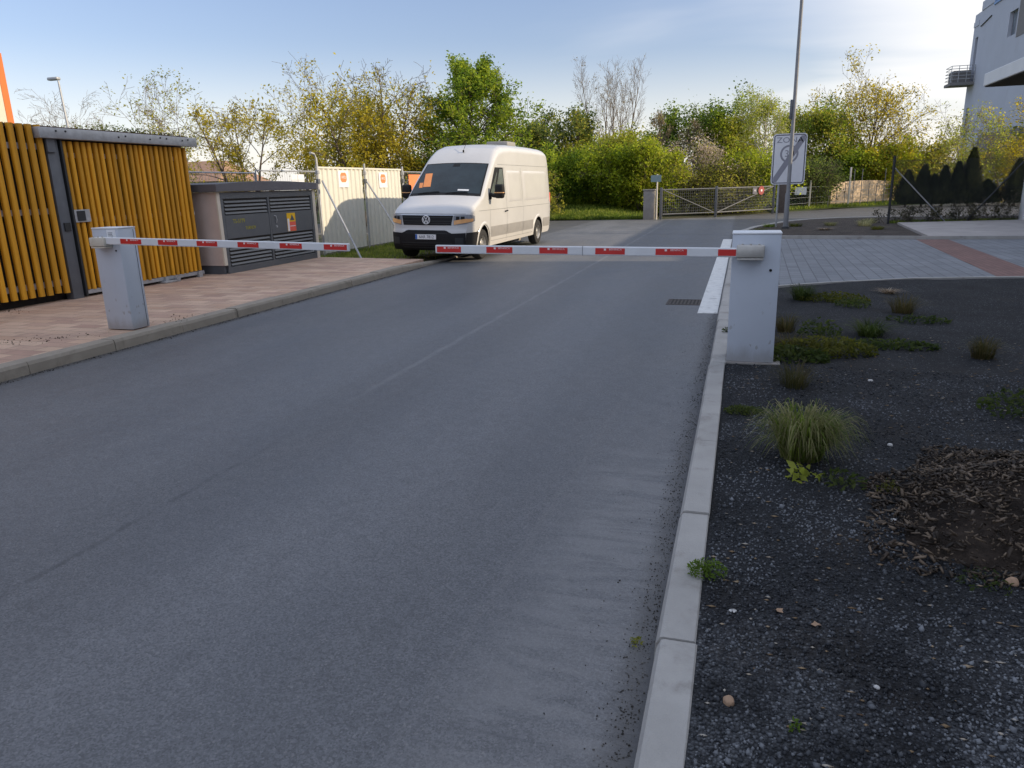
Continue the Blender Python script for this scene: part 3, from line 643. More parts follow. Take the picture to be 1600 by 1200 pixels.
struct("site_ground", MB().sheet([(-60, 16.0), (-6.93, 15.5), (-6.93, 22.7), (-9.0, 25.0), (-60, 25.4)], 0.03), MT['ground'])

def grass_stuff(name, sampler, n, h, m, seed, lean=0.5, width=0.012, seg=2):
    rs = np.random.RandomState(seed); P = sampler(rs, n); n = len(P)
    hh = h * rs.uniform(0.4, 1.25, n)
    V, F = blades(P, hh, hh * rs.uniform(0.1, 0.9, n) * lean, np.full(n, width), rs, seg)
    o = np_obj(name, V, F, m); o["kind"] = "stuff"; return o
def verge_sample(rs, n):
    x = rs.uniform(-16, -4.4, n); y = np.array([farY(a) for a in x]) + rs.uniform(0, 1, n) ** 1.5 * 7
    v = (y - np.array([farY(a) for a in x])) / (46 - np.array([farY(a) for a in x]))
    z = 0.02 + 0.9 * v ** 0.8 * np.where(x < -7, 1, np.maximum(0.15, (-4.3 - x) / 2.7)); return np.stack([x, y, z], 1)
grass_stuff("verge_grass", verge_sample, 16000, 0.28, LM['grass'], 5, 0.8, 0.035)
def site_sample(rs, n):
    x = rs.uniform(-10.35, -7.0, n); y = rs.uniform(15.6, 22.5, n); k = (y - 15.6 > (-7.0 - x) * 0.13) & (rs.uniform(size=n) < np.clip((-7.3 - x) / 1.2, 0.12, 1)); x, y = x[k], y[k]
    return np.stack([x, y, np.full(len(x), 0.03)], 1)
grass_stuff("hoarding_grass", site_sample, 11000, 0.15, LM['grass'], 6, 0.9, 0.014)
def far_sample(rs, n):
    x = rs.uniform(2.0, 16, n); y = np.array([farY(a) for a in x]) + 0.2 + rs.uniform(0, 1, n) * 4.0
    return np.stack([x, y, np.full(n, 0.08)], 1)
grass_stuff("far_verge_grass", far_sample, 9000, 0.26, LM['grass'], 8, 0.7, 0.04)

# ================================================================ BOOM BARRIERS
def boom_barrier(x0, x1, yf, zb, zt, depth, boom, bands, label, boomlabel, house, base_ledge, sheet):
    cx = (x0 + x1) / 2
    root = empty("boom_barrier", (cx, yf + depth / 2, zb), label, "boom barrier", "boom barriers across the road")
    mb = MB().box(x0, x1, yf, yf + depth, zb + 0.012, zt, 0.006); mb.build("cabinet", MT['cab'], root, smooth=40)
    MB().box(x0 - .004, x1 + .004, yf - .004, yf + depth + .004, zt + 0.0005, zt + 0.016, 0.004).build("lid", MT['white'], root, smooth=40)
    if base_ledge: MB().box(x0 - .03, x1 + .06, yf - .035, yf + depth + .04, zb - 0.1, zb + 0.012, 0.004).build("base_plate", MT['concrete'], root)
    # seam of the service door on the side face
    bx0, bx1, z0, z1 = boom         # z at x0, z at x1 of boom centre
    yb = yf - 0.075
    zz = lambda x: z0 + (z1 - z0) * (x - bx0) / (bx1 - bx0)
    hh = 0.040
    b = MB(); d = Vector((bx1 - bx0, 0, z1 - z0)).normalized()
    c = Vector(((bx0 + bx1) / 2, yb, (z0 + z1) / 2)); half = (Vector((bx1 - bx0, 0, z1 - z0)).length / 2)
    b.obox(c, (d, (0, 1, 0), d.cross(Vector((0, 1, 0)))), (half, 0.021, hh))
    bo = b.build("boom", MT['white'], root, bevel=0.008)
    for (a, e) in bands:
        rb = MB(); m0 = (a + e) / 2
        n = d.cross(Vector((0, 1, 0)))
        rb.obox((m0, yb - .0222, zz(m0)), (d, (0, 1, 0), n), ((e - a) / 2, 0.0012, 0.0275))
        ro = rb.build("red_band", MT['red'], bo)
        txx = m0 + (e - a) * 0.14; up = Vector((-d.z, 0, d.x))
        if e - a > 0.2:
            text("lettering", "BENINCA", MT['film'], ro, (txx + .012, yb - .0238, zz(txx) + 0.0155), d, up, 0.92, 0.75)
            MB().obox((m0 - (e - a) * 0.17, yb - .0238, zz(m0) + 0.016), (d, (0, 1, 0), n), (0.010, 0.0008, 0.009)).build("emblem", MT['film'], ro)
    # clamp that carries the boom on the drive shaft
    hx0, hx1, hz0, hz1, hm = house
    MB().box(hx0, hx1, yb - 0.055, yf - 0.004, hz0, hz1, 0.010).build("clamp", MT[hm], root, smooth=40)
    MB().box(hx0 + .006, hx1 - .006, yb - 0.045, yf - 0.004, hz0 - 0.022, hz0 - 0.004, 0.004).build("clamp_bracket", MT[hm], root, smooth=40)
    for q in (0.2, 0.5, 0.8):
        MB().lathe([(0, 0.0), (0, 0.009), (0.012, 0.009), (0.012, 0)], (hx0 + (hx1 - hx0) * q, yb - 0.02, hz1), 'z', 8).build("bolt", MT['alu'], root)
    if sheet:
        nx0, nx1, nz0, nz1 = sheet
        no = MB().box(nx0, nx1, yf - .004, yf - .001, nz0, nz1).build("notice", MT['paper'], root)
        ln = MB(); rr = random.Random(4)
        for k in range(4): ln.box(nx0 + .018, nx0 + .03 + (nx1 - nx0 - .05) * rr.uniform(.6, 1), yf - .0052, yf - .0042, nz1 - .040 - k * .017, nz1 - .034 - k * .017)
        ln.build("print", MT['ink'], no)
    return root, yb, zz
r1, yb1, _ = boom_barrier(-.07, .335, 6.80, .085, 1.235, .32, (-2.855, .02, 1.115, 1.085),
    [(-2.835, -2.585), (-2.325, -2.065), (-1.80, -1.53), (-1.27, -1.0), (-.725, -.45), (-.185, -.035)],
    "grey barrier cabinet on the dark gravel bed, red and white boom lowered", "", (-.03, .20, 1.045, 1.150, 'alu'), True, None)
MB().lathe([(0, 0.0), (-0.004, 0.011), (0.004, 0.013)], (.262, 6.797, .925), 'y', 14).build("keyhole", MT['black'], r1)
MB().box(-1.392, -1.388, yb1 - .0225, yb1 + .0225, 1.058, 1.142).build("boom_joint", MT['ink'], r1)
r2, yb2, _ = boom_barrier(-7.335, -6.955, 6.96, .12, 1.325, .27, (-7.20, -3.895, 1.20, 1.118),
    [(-6.84, -6.545), (-6.31, -6.045), (-5.785, -5.515), (-5.25, -4.985), (-4.72, -4.45), (-4.185, -3.915)],
    "grey barrier cabinet on the salmon pavement before the yellow slats, boom lowered", "", (-7.265, -7.05, 1.135, 1.235, 'housing'), False, (-7.115, -6.985, 1.215, 1.318))
MB().lathe([(0, 0.0), (-0.004, 0.009), (0.004, 0.011)], (-7.02, 6.957, 1.075), 'y', 14).build("keyhole", MT['black'], r2)
MB().box(-6.9545, -6.9515, 7.19, 7.195, .14, 1.31).build("door_seam", MT['ink'], r2)

# ================================================================ BIN SHELTER WITH YELLOW SLATS
sh = empty("bin_shelter", (-12, 5, .12), "flat roofed bin shelter clad in yellow wooden slats with a sliding gate", "shelter")
FX = -10.1
def slats(y0, y1, pitch, z0, z1, w, seed, x=FX):
    mb = MB(); rr = random.Random(seed); y = y0
    while y < y1 - w / 2:
        yy = y + rr.uniform(-.006, .006); dz = rr.uniform(-.012, .012); dx = rr.uniform(-.005, .005); t = rr.uniform(-.008, .008)
        hw = w / 2; c = 0.014
        sec = [(x + dx - .055, -hw), (x + dx - c, -hw), (x + dx, -hw + c), (x + dx, hw - c), (x + dx - c, hw), (x + dx - .055, hw)]
        n = len(sec); vs = [(a, yy + b, z0 + dz) for a, b in sec] + [(a, yy + b + t, z1) for a, b in sec]
        mb.add(vs, [tuple(range(n)), tuple(range(2 * n - 1, n - 1, -1))] + [(i, i + n, (i + 1) % n + n, (i + 1) % n) for i in range(n)])
        y += pitch
    return mb
lp = slats(-4.1, 9.02, 0.150, .245, 2.75, .088, 11).build("slat_panel", MT['slat'], sh)
rl = MB()
for z in (.36, 1.45, 2.40): rl.box(FX - .125, FX - .056, -4.2, 9.0, z, z + .085)
rl.build("rail", MT['galv'], lp)
MB().box(FX - .17, FX - .01, 9.04, 9.24, .12, 2.62, .008).build("post", MT['greysteel'], sh, smooth=40)
MB().box(FX - .012, FX + .03, 9.02, 9.16, 2.36, 2.60, .004).build("post_bracket", MT['greysteel'], sh)
MB().box(FX - .012, FX + .012, 9.09, 9.2, 1.18, 1.31, .004).build("latch_box", MT['darksteel'], sh)
MB().box(FX - .12, FX + .02, 9.262, 9.30, .14, 2.55, .004).build("gate_stile", MT['darksteel'], sh)
gt = slats(9.36, 12.14, 0.1205, .235, 2.535, .074, 12, FX - .004).build("sliding_gate", MT['slat'], sh)
rl = MB()
for z in (1.30, 2.30): rl.box(FX - .125, FX - .062, 9.31, 12.12, z, z + .07)
rl.build("gate_rail", MT['galv'], gt)
MB().box(FX - .12, FX - .02, 9.31, 12.12, .165, .232, .004).build("bottom_rail", MT['galv'], gt)
lkx = FX + .004
MB().box(lkx, lkx + .012, 9.30, 9.60, 1.305, 1.50, .003).build("lock_plate", MT['galv'], gt)
MB().box(lkx + .0125, lkx + .022, 9.345, 9.50, 1.325, 1.48, .003).build("lock_recess", MT['darksteel'], gt)
MB().box(FX - .06, FX + .10, 8.86, 12.24, 2.56, 2.715, .006).build("header_beam", MT['galv'], sh, smooth=40)
for y in (9.15, 9.32, 10.35, 10.5, 11.05, 11.3, 11.45, 11.85, 12.0): MB().lathe([(0, 0), (0.0, .016), (.012, .013), (.012, 0)], (FX + .1005, y, 2.655 + .02 * math.sin(y * 9)), 'x', 8).build("bolt", MT['darksteel'], sh)
MB().box(-14.4, FX - .06, -4.2, 12.2, 2.70, 2.745).build("roof", MT['sedum'], sh)
MB().box(-14.35, FX - .2, -4.2, 12.15, .11, 2.69).build("dark_shade_fill", MT['darkvoid'], sh)  # solid dark block put in for the unlit inside behind the slats
MB().box(FX - .16, FX + .02, 11.92, 12.02, .10, .235, .004).build("foot", MT['galv'], sh)
MB().box(FX - .10, FX + .07, 10.95, 11.28, .125, .155, .004).box(FX - .06, FX + .02, 11.02, 11.10, .155, .235).lathe([(-.02, 0), (-.02, .045), (.02, .045), (.02, 0)], (FX + .05, 11.3, .165), 'x', 14).build("gate_roller", MT['galv'], sh, smooth=40)
# sedum growing on the roof
rs = np.random.RandomState(21); n = 5200
P = np.stack([rs.uniform(-10.9, FX - .04, n), rs.uniform(-1, 12.15, n), np.full(n, 2.74)], 1)
hh = rs.uniform(.01, .05, n); V, F = blades(P, hh, hh * .6, np.full(n, .014), rs, 2)
so = np_obj("roof_plants", V, F, LM['reddish'], sh); so["kind"] = "stuff"
for k, (yy, xx, hgt, mm) in enumerate([(10.45, -10.35, .14, 'olive'), (10.75, -10.4, .12, 'green'), (11.3, -10.4, .10, 'olive'), (10.1, -10.35, .07, 'olive'), (11.75, -10.35, .06, 'reddish'), (11.0, -10.35, .07, 'reddish')]):
    m_ = 120; P = np.array([xx, yy, 2.745]) + rs.normal(size=(m_, 3)) * np.array([.12, .20, .0]) + np.stack([np.zeros(m_), np.zeros(m_), rs.uniform(0, hgt, m_)], 1)
    V, F = leaf_quads(P, np.full(m_, .018), rs); np_obj("roof_shrub", V, F, LM[mm], sh)

# ================================================================ TRANSFORMER KIOSK
ki = empty("transformer_kiosk", (-10.5, 14.1, .12), "low transformer kiosk with dark louvred doors beside the yellow slat shelter", "transformer kiosk")
KX = -9.82
MB().box(-11.6, KX - .03, 12.39, 15.88, .29, 1.715).build("wall", MT['kwall'], ki)
MB().box(-11.58, KX - .05, 12.41, 15.86, .10, .289).build("plinth", MT['greysteel'], ki)
MB().box(KX - .0299, KX, 12.38, 12.47, .29, 1.712).build("corner_trim", MT['ktrim'], ki)
MB().box(KX - .0299, KX + .01, 15.78, 15.89, .12, 1.712).build("corner_trim", MT['ktrim'], ki)
ro = MB()
def roofz(y): return 1.865 + .055 * (1 - ((y - 14.13) / 1.85) ** 2)
ys = list(np.linspace(12.30, 15.97, 13))
for a, b in zip(ys[:-1], ys[1:]): pass
top = [(y, roofz(y)) for y in ys]; sec = [(ys[-1], 1.722), (ys[0], 1.722)]
pr = top + sec; nn = len(pr)
ro.add([(-11.7, y, z) for y, z in pr] + [(KX + .075, y, z) for y, z in pr], [tuple(range(nn)), tuple(range(2 * nn - 1, nn - 1, -1))] + [(i, i + nn, (i + 1) % nn + nn, (i + 1) % nn) for i in range(nn)])
ro.build("roof", MT['kroof'], ki, bevel=.008)
fr = MB()
fr.box(KX - .0295, KX + .006, 12.472, 15.775, .12, .245); fr.box(KX - .0295, KX + .006, 12.472, 15.775, 1.585, 1.70)
fr.box(KX - .0295, KX + .006, 12.472, 12.55, .2455, 1.5845); fr.box(KX - .0295, KX + .006, 15.70, 15.775, .2455, 1.5845); fr.box(KX - .0295, KX + .006, 14.00, 14.06, .2455, 1.5845)
fr.build("door_frame", MT['kdoor'], ki, bevel=.004)
for k, (y0, y1) in enumerate(((12.556, 13.994), (14.066, 15.694))):
    d = MB().box(KX - .026, KX - .020, y0, y1, .25, 1.58)
    d.box(KX - .0198, KX + .001, y0 + .004, y1 - .004, .805, 1.26)
    dr = d.build("door", MT['kdoor'], ki)
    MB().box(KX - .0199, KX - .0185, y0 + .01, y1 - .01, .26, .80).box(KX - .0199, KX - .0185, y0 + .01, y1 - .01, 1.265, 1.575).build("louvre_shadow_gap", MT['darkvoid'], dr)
    lv = MB()
    def blade(z, hgt):
        lv.add([(KX - .016, y0 + .03, z + hgt), (KX + .004, y0 + .03, z + hgt * .12), (KX + .004, y0 + .03, z), (KX - .002, y0 + .03, z),
                (KX - .016, y1 - .03, z + hgt), (KX + .004, y1 - .03, z + hgt * .12), (KX + .004, y1 - .03, z), (KX - .002, y1 - .03, z)],
               [(0, 1, 5, 4), (1, 2, 6, 5), (2, 3, 7, 6), (0, 3, 2, 1), (4, 5, 6, 7), (3, 0, 4, 7)])
    for q in range(4): blade(1.283 + q * .073, .040)
    for q in range(7): blade(.272 + q * .075, .041)
    lv.build("louvre", MT['kdoor'], dr)
    if k == 0:
        text("lettering", "TS-5779", MT['stencil'], dr, (KX + .003, 12.97, 1.135), (0, 1, 0), (0, 0, 1), 1.0, 1.0)
        text("lettering", "TURNOV", MT['stencil'], dr, (KX + .003, 13.33, .985), (0, 1, 0), (0, 0, 1), 1.0, 1.1)
    else:
        MB().tube([(KX + .004, 14.18, 1.19), (KX + .03, 14.21, 1.18), (KX + .034, 14.235, 1.10), (KX + .012, 14.235, 1.03)], .011, 8).build("handle", MT['galv'], dr, smooth=50)
        MB().lathe([(0, 0), (0, .028), (.018, .024), (.018, 0)], (KX + .001, 14.245, .955), 'x', 16).build("lock", MT['galv'], dr, smooth=40)
        sg = MB().box(KX + .001, KX + .006, 14.66, 14.99, .82, 1.22).build("warning_sign", MT['yellow'], dr)
        MB().box(KX + .0062, KX + .0075, 14.665, 14.985, .824, 1.03).build("red_field", MT['warnred'], sg)
        MB().box(KX + .0076, KX + .0085, 14.665, 14.735, .824, 1.10).box(KX + .0076, KX + .0085, 14.75, 14.97, .925, .94).build("white_stripe", MT['signboard'], sg)
        MB().add([(KX + .0078, 14.77, 1.06), (KX + .0078, 14.95, 1.06), (KX + .0078, 14.86, 1.19)], [(0, 1, 2)]).build("triangle", MT['ink'], sg)

# ================================================================ SITE HOARDING
def hoarding(y0, y1, label):
    root = empty("site_hoarding", (-10.42, (y0 + y1) / 2, .08), label, "hoarding panel", "corrugated hoarding panels beside the van")
    x = -10.42; mb = MB(); prof = []
    y = y0 + .04; p = .245
    while y < y1 - .05:
        for dy, dx in ((0, 0), (.03, .034), (.115, .034), (.145, 0)):
            if y + dy < y1 - .03: prof.append((y + dy, x + dx))
        y += p
    prof.append((y1 - .03, x))
    mb.grid(lambda u, v: (prof[u][1], prof[u][0], v), list(range(len(prof))), [.10, .8, 1.5, 2.235])
    mb.build("sheet", MT['hoard'], root, solid=.002)
    MB().box(x - .012, x + .046, y0 + .02, y1 - .02, 2.236, 2.285, .004).build("top_rail", MT['hoard'], root)
    return root
h1 = hoarding(17.0, 19.5, "cream corrugated hoarding panel next to the transformer kiosk")
h2 = hoarding(19.5, 22.0, "cream corrugated hoarding panel right behind the white van's nose")
def hsign(root, yc, zc, sc):
    x = -10.42 + .0365
    sg = MB().box(x, x + .006, yc - .27 * sc, yc + .27 * sc, zc - .24, zc + .20).build("sign", MT['signboard'], root)
    pts = []; w, h, c = .165 * sc, .125, .06
    pts = [(-w + c, -h), (w - c, -h), (w, -h + c), (w, h - c), (w - c, h), (-w + c, h), (-w, h - c), (-w, -h + c)]
    b = MB(); n = 8
    b.add([(x + .0065, yc + a, zc + .02 + e) for a, e in pts] + [(x + .0085, yc + a, zc + .02 + e) for a, e in pts], [tuple(range(n)), tuple(range(2 * n - 1, n - 1, -1))] + [(i, (i + 1) % n, (i + 1) % n + n, i + n) for i in range(n)])
    em = b.build("emblem", MT['orange'], sg)
    text("lettering", "HKO", MT['signboard'], em, (x + .0105, yc, zc + .02), (0, 1, 0), (0, 0, 1), .78 * sc, .85)
hsign(h1, 18.33, 2.0, 1.0); hsign(h2, 20.68, 1.97, 1.0)
for (y, zt, label, bent) in ((17.0, 2.48, "scaffold post with bent top at the kiosk end of the hoarding", True), (19.5, 2.40, "scaffold post with clamp between the two hoarding panels", False), (22.0, 2.36, "scaffold post at the van end of the hoarding", False)):
    pr = empty("hoarding_post", (-10.36, y, .03), label, "post", "scaffold posts holding the hoarding")
    pts = [(-10.355, y, .0), (-10.355, y, zt)]
    if bent: pts += [(-10.36, y - .08, zt + .10), (-10.38, y - .22, zt + .13)]
    MB().tube(pts, .03, 10).build("tube", MT['galv'], pr, smooth=50)
    MB().box(-10.395, -10.315, y - .05, y + .05, 1.86, 1.98, .01).build("clamp", MT['greysteel'], pr)
    MB().box(-10.395, -10.315, y - .045, y + .045, 2.10, 2.19, .01).build("clamp", MT['galv'], pr)
for (a, b, label) in (((-10.31, 17.12, 1.93), (-8.66, 15.85, .06), "diagonal steel prop from the hoarding down to the pavement end"), ((-10.31, 19.52, 1.90), (-8.75, 18.75, .06), "diagonal steel prop disappearing behind the van's bonnet")):
    pr = empty("hoarding_prop", b, label, "prop", "diagonal props of the hoarding")
    MB().tube([a, b], .025, 10).build("tube", MT['galv'], pr, smooth=50)
    MB().box(b[0] - .06, b[0] + .06, b[1] - .06, b[1] + .06, .035, .075, .005).build("foot_plate", MT['galv'], pr)

def mesh_fence(x, y0, y1, z0, z1, label, pitch=.1):
    root = empty("mesh_fence", (x, (y0 + y1) / 2, z0), label, "mesh fence")
    fr = MB(); fr.tube([(x, y0, z0), (x, y0, z1), (x, y1, z1), (x, y1, z0)], .021, 8); fr.build("frame", MT['galv'], root, smooth=50)
    wm = MB(); y = y0 + pitch
    while y < y1 - .02: wm.box(x - .002, x + .002, y - .002, y + .002, z0 + .1, z1); y += pitch
    z = z0 + .3
    while z < z1: wm.box(x + .0022, x + .006, y0, y1, z - .002, z + .002); z += .26
    wm.build("wire_mesh", MT['galv'], root); return root
mf = mesh_fence(-11.25, 12.9, 15.65, .05, 2.14, "galvanised mesh fence behind the kiosk, left bay")
mf = mesh_fence(-11.25, 15.7, 18.4, .05, 2.20, "galvanised mesh fence behind the kiosk with a small grey sign")
sgo = MB().box(-11.235, -11.228, 17.15, 17.75, 1.83, 2.12).build("sign", MT['zonewhite'], mf)
MB().box(-11.2275, -11.2265, 17.44, 17.455, 1.84, 2.11).box(-11.2275, -11.2265, 17.16, 17.74, 1.97, 1.98).build("print", MT['zonegrey'], sgo)
mf = mesh_fence(-10.4, 22.05, 25.2, .05, 2.2, "galvanised mesh fence past the hoarding with an orange sign")
MB().box(-10.385, -10.375, 22.5, 23.6, 1.35, 2.12).build("sign", MT['orange'], mf)

# ================================================================ WHITE VAN
VP = (-6.95, 15.80); VYAW = R(-2.0)
vr = empty("delivery_van", (VP[0], VP[1], 0.03), "white high roof panel van parked half on the kerb behind the boom", "van", None, VYAW)
vr.rotation_euler = (0, R(1.2), VYAW)
LEN = 6.84; FA, RA = 1.02, 5.50
ZT = ([0, .03, .08, .2, .45, .75, 1.0, 1.06, 1.35, 1.65, 1.93, 2.08, 2.25, 2.5, 2.85, 3.4, 5.2, 6.3, 6.6, 6.74, 6.81, 6.84],
      [1.03, 1.095, 1.135, 1.195, 1.285, 1.385, 1.465, 1.50, 1.745, 1.985, 2.215, 2.345, 2.475, 2.61, 2.70, 2.735, 2.74, 2.72, 2.695, 2.66, 2.61, 2.52])
def ztop(y): return float(np.interp(y, *ZT))
def rc(y): return float(np.interp(y, [0, .3, 1.0, 1.9, 2.3, 2.8, 6.84], [.05, .09, .09, .10, .16, .20, .20]))
def Wd(y): return float(np.interp(y, [0, .08, .2, .45, .9, 6.4, 6.72, 6.84], [.915, .95, .972, .988, 1.0, 1.0, .992, .965]))
def prof(z): return 1.02 * float(np.interp(z, [.25, .45, .7, .95, 1.16, 1.2, 1.5, 1.9, 2.2, 2.4, 2.65], [.955, .978, .992, 1.0, .998, .988, .968, .93, .90, .875, .845]))
def halfw(y, z): return Wd(y) * prof(z)
def bow(x): a = abs(x); return .075 * a * a + .17 * a ** 6
def fpro(z): return float(np.interp(z, [.25, .32, .42, .62, .70, .74, .84, .98, 1.06, 1.13], [.09, .035, .0, .0, .012, .035, .05, .062, .075, .10]))
def T(x, y, z):
    d1 = max(0, 1 - y / 2.6) ** 2; d2 = max(0, 1 - y / .5) ** 2
    return (x, y + bow(x) * d1 + fpro(z) * d2, z)
CROWN = .028
def section(y):
    zt = ztop(y) - CROWN; r = rc(y); z0 = float(np.interp(y, [0, .15, 6.6, 6.84], [.27, .26, .30, .40])); hz = zt - r; out = []
    for q in np.linspace(0, 1, 22): z = z0 + (hz - z0) * q; out.append((halfw(y, z), z))
    w = halfw(y, hz); c = w - r
    for a in np.linspace(0, 90, 8)[1:]: out.append((c + r * math.cos(R(a)), hz + r * math.sin(R(a))))
    for q in np.linspace(1, 0, 9)[1:]: out.append((c * q, zt + CROWN * (1 - q * q)))
    return out
def zsurf(x, y):
    zt = ztop(y) - CROWN; r = rc(y); w = halfw(y, zt - r); c = w - r; a = abs(x)
    if a <= c: return zt + CROWN * (1 - (a / c) ** 2)
    return zt - r + math.sqrt(max(0, r * r - (a - c) ** 2))
st = sorted(set([0, .015, .03, .055, .08, .12, .16, .2] + list(np.round(np.arange(.25, 3.0, .06), 3)) + list(np.round(np.arange(3.0, 6.5, .12), 3)) + [6.5, 6.6, 6.68, 6.74, 6.78, 6.81, 6.83, 6.84]))
vb = MB(); secs = []
for y in st:
    s_ = section(y); full = [(x, z) for x, z in s_] + [(-x, z) for x, z in s_[-2::-1]]; secs.append(full)
m = len(secs[0])
for y, f in zip(st, secs):
    for (x, z) in f: vb.v.append(T(x, y, z))
for i in range(len(st) - 1):
    for j in range(m - 1):
        a = i * m + j; vb.f.append((a, a + 1, a + m + 1, a + m))
    vb.f.append((i * m + m - 1, i * m, (i + 1) * m, (i + 1) * m + m - 1))
# front face: strips between mirrored points of the first section
f0 = secs[0]; b0 = len(vb.v); K = 14; half = m // 2
for j in range(half):
    (xa, za) = f0[j]
    for k in range(1, K):
        x = xa - 2 * xa * k / K; vb.v.append(T(x, 0, za))
def fid(j, k): return j if k == 0 else (m - 1 - j if k == K else b0 + j * (K - 1) + k - 1)
for j in range(half - 1):
    for k in range(K): vb.f.append((fid(j, k), fid(j, k + 1), fid(j + 1, k + 1), fid(j + 1, k)))
vb.f.append(tuple([half] + [fid(half - 1, k) for k in range(K, -1, -1)]))
e0 = (len(st) - 1) * m; vb.f.append(tuple(e0 + j for j in range(m)))
tmp = vb.build("body", MT['van'], None)
cut = MB()
for yc, r in ((FA, .445), (RA, .435)):
    for s in (-1, 1):
        cut.lathe([(-.30, 0), (-.30, r), (.30, r), (.30, 0)], (s * .95, yc, .36), 'x', 40)
cuto = cut.build("cut", MT['black'], None)
md = tmp.modifiers.new("b", 'BOOLEAN'); md.operation = 'DIFFERENCE'; md.object = cuto; md.solver = 'EXACT'
dg = bpy.context.evaluated_depsgraph_get(); me = bpy.data.meshes.new_from_object(tmp.evaluated_get(dg))
bpy.data.objects.remove(tmp); bpy.data.objects.remove(cuto)
me.name = "body"; me.materials.clear(); me.materials.append(MT['van']); me.materials.append(MT['black'])
for p in me.polygons:
    c = p.center
    for yc in (FA, RA):
        if math.hypot(c.y - yc, c.z - .36) < .452 and .60 < abs(c.x) < 1.1 and (abs(p.normal.x) < .5 or abs(c.x) < .8): p.material_index = 1
    if p.normal.z < -.8: p.material_index = 1
me.polygons.foreach_set("use_smooth", np.ones(len(me.polygons), dtype=bool)); me.set_sharp_from_angle(angle=R(32))
body = bpy.data.objects.new("body", me); COL.objects.link(body); body.parent = vr; ORG[body.name] = Vector((0, 0, 0))
def F_(x, z, off=.006):
    p = T(x, 0, z); e = min(1.0, abs(x) / .93) ** 6 * off; return (p[0] + math.copysign(e, x), p[1] - off, p[2])
def S_(y, z, s=1, off=.006):
    p = T(halfw(y, z), y, z); return (s * (p[0] + off), p[1] - off * max(0, 1 - y / .08), p[2])
def top_(x, y, off=.006):
    p = T(x, y, zsurf(x, y)); return (p[0], p[1] - off * .6, p[2] + off * .8)
lin = lambda a, b, n: list(np.linspace(a, b, n))
# windscreen with its black surround
hwb, hwt = .90, .80
def wsx(u, v): return u * (hwb + (hwt - hwb) * v)
def ws(u, v, off, y0=1.055, y1=1.935): y = y0 + (y1 - y0) * v; return top_(min(max(wsx(u, v), -halfw(y, ztop(y) - .12) + .02), halfw(y, ztop(y) - .12) - .02), y, off)
MB().grid(lambda u, v: ws(u, v, .004), lin(-1.035, 1.035, 25), lin(-.025, 1.03, 14)).build("windscreen_seal", MT['black'], vr, smooth=60)
wso = MB().grid(lambda u, v: ws(u, v, .010), lin(-1, 1, 25), lin(.05, 1, 14)).build("windscreen", MT['glass'], vr, smooth=60)
MB().grid(lambda u, v: ws(u - .16 * (v - .24) / .45, v, .014), lin(-.73, -.50, 4), lin(.24, .69, 6)).grid(lambda u, v: ws(u - .16 * (v - .24) / .45, v, .014), lin(-.86, -.75, 3), lin(.22, .38, 4)).build("orange_notice", MT['orangepaper'], wso, smooth=60)
MB().grid(lambda u, v: ws(u, v, .014), lin(.36, .68, 4), lin(.115, .16, 3)).build("white_paper", MT['paper'], wso, smooth=60)
MB().grid(lambda u, v: ws(u, v, .014), lin(-.10, .12, 4), lin(.90, .985, 3)).build("mirror_shade", MT['black'], wso, smooth=60)
for s, x0 in ((1, .05), (-1, -.78)):
    MB().tube([ws(x0, .03, .02), ws(x0 + .3, .05, .026), ws(x0 + .62, .07, .026)], .010, 6).build("wiper", MT['black'], vr)
# bonnet shut line and grille
def trap(fn, xa, xb, z0, z1, nx=12, nz=4): return MB().grid(lambda u, v: fn(u * (xa + (xb - xa) * v), z0 + (z1 - z0) * v), lin(-1, 1, nx), lin(0, 1, nz))
g = trap(lambda x, z: F_(x, z, .008), .60, .645, .835, 1.055).build("grille", MT['black'], vr, smooth=60)
gs = MB()
for z in (.875, .925, 1.005):
    gs.grid(lambda u, v: F_(u, z + v, .016 - abs(v) * .3), lin(-.60, .60, 12), [-.010, 0, .010])
gs.build("grille_slat", MT['darksteel'], g, smooth=60)
MB().grid(lambda u, v: F_(u, 1.062 + v, .013), lin(-.66, .66, 14), [-.006, .006]).build("chrome_strip", MT['chrome'], g, smooth=60)
MB().grid(lambda u, v: F_(u, 1.085 + v, .009), lin(-.90, .90, 20), [-.005, .005]).build("bonnet_gap", MT['ink'], vr, smooth=60)
# round emblem: ring with a V over a W
ec = F_(0, .955, .03); em = MB()
em.lathe([(0, .083), (-.008, .088), (-.008, .098), (0, .102)], ec, 'y', 32)
def stroke(a, b, w=.0085):
    a = Vector((ec[0] + a[0], ec[1] - .006, ec[2] + a[1])); b = Vector((ec[0] + b[0], ec[1] - .006, ec[2] + b[1])); d = (b - a)
    em.obox((a + b) / 2, (d, (0, 1, 0), d.cross(Vector((0, 1, 0)))), (d.length / 2, .004, w))
for a, b in (((-.042, .078), (-.004, .012)), ((.042, .078), (.004, .012)), ((-.075, .042), (-.034, -.074)), ((-.034, -.074), (0, .000)), ((0, .000), (.034, -.074)), ((.034, -.074), (.075, .042))): stroke(a, b)
em.build("emblem", MT['signboard'], vr, smooth=40)
MB().lathe([(.004, 0), (.004, .084)], (ec[0], ec[1] + .003, ec[2]), 'y', 24).build("emblem_disc", MT['darksteel'], vr)
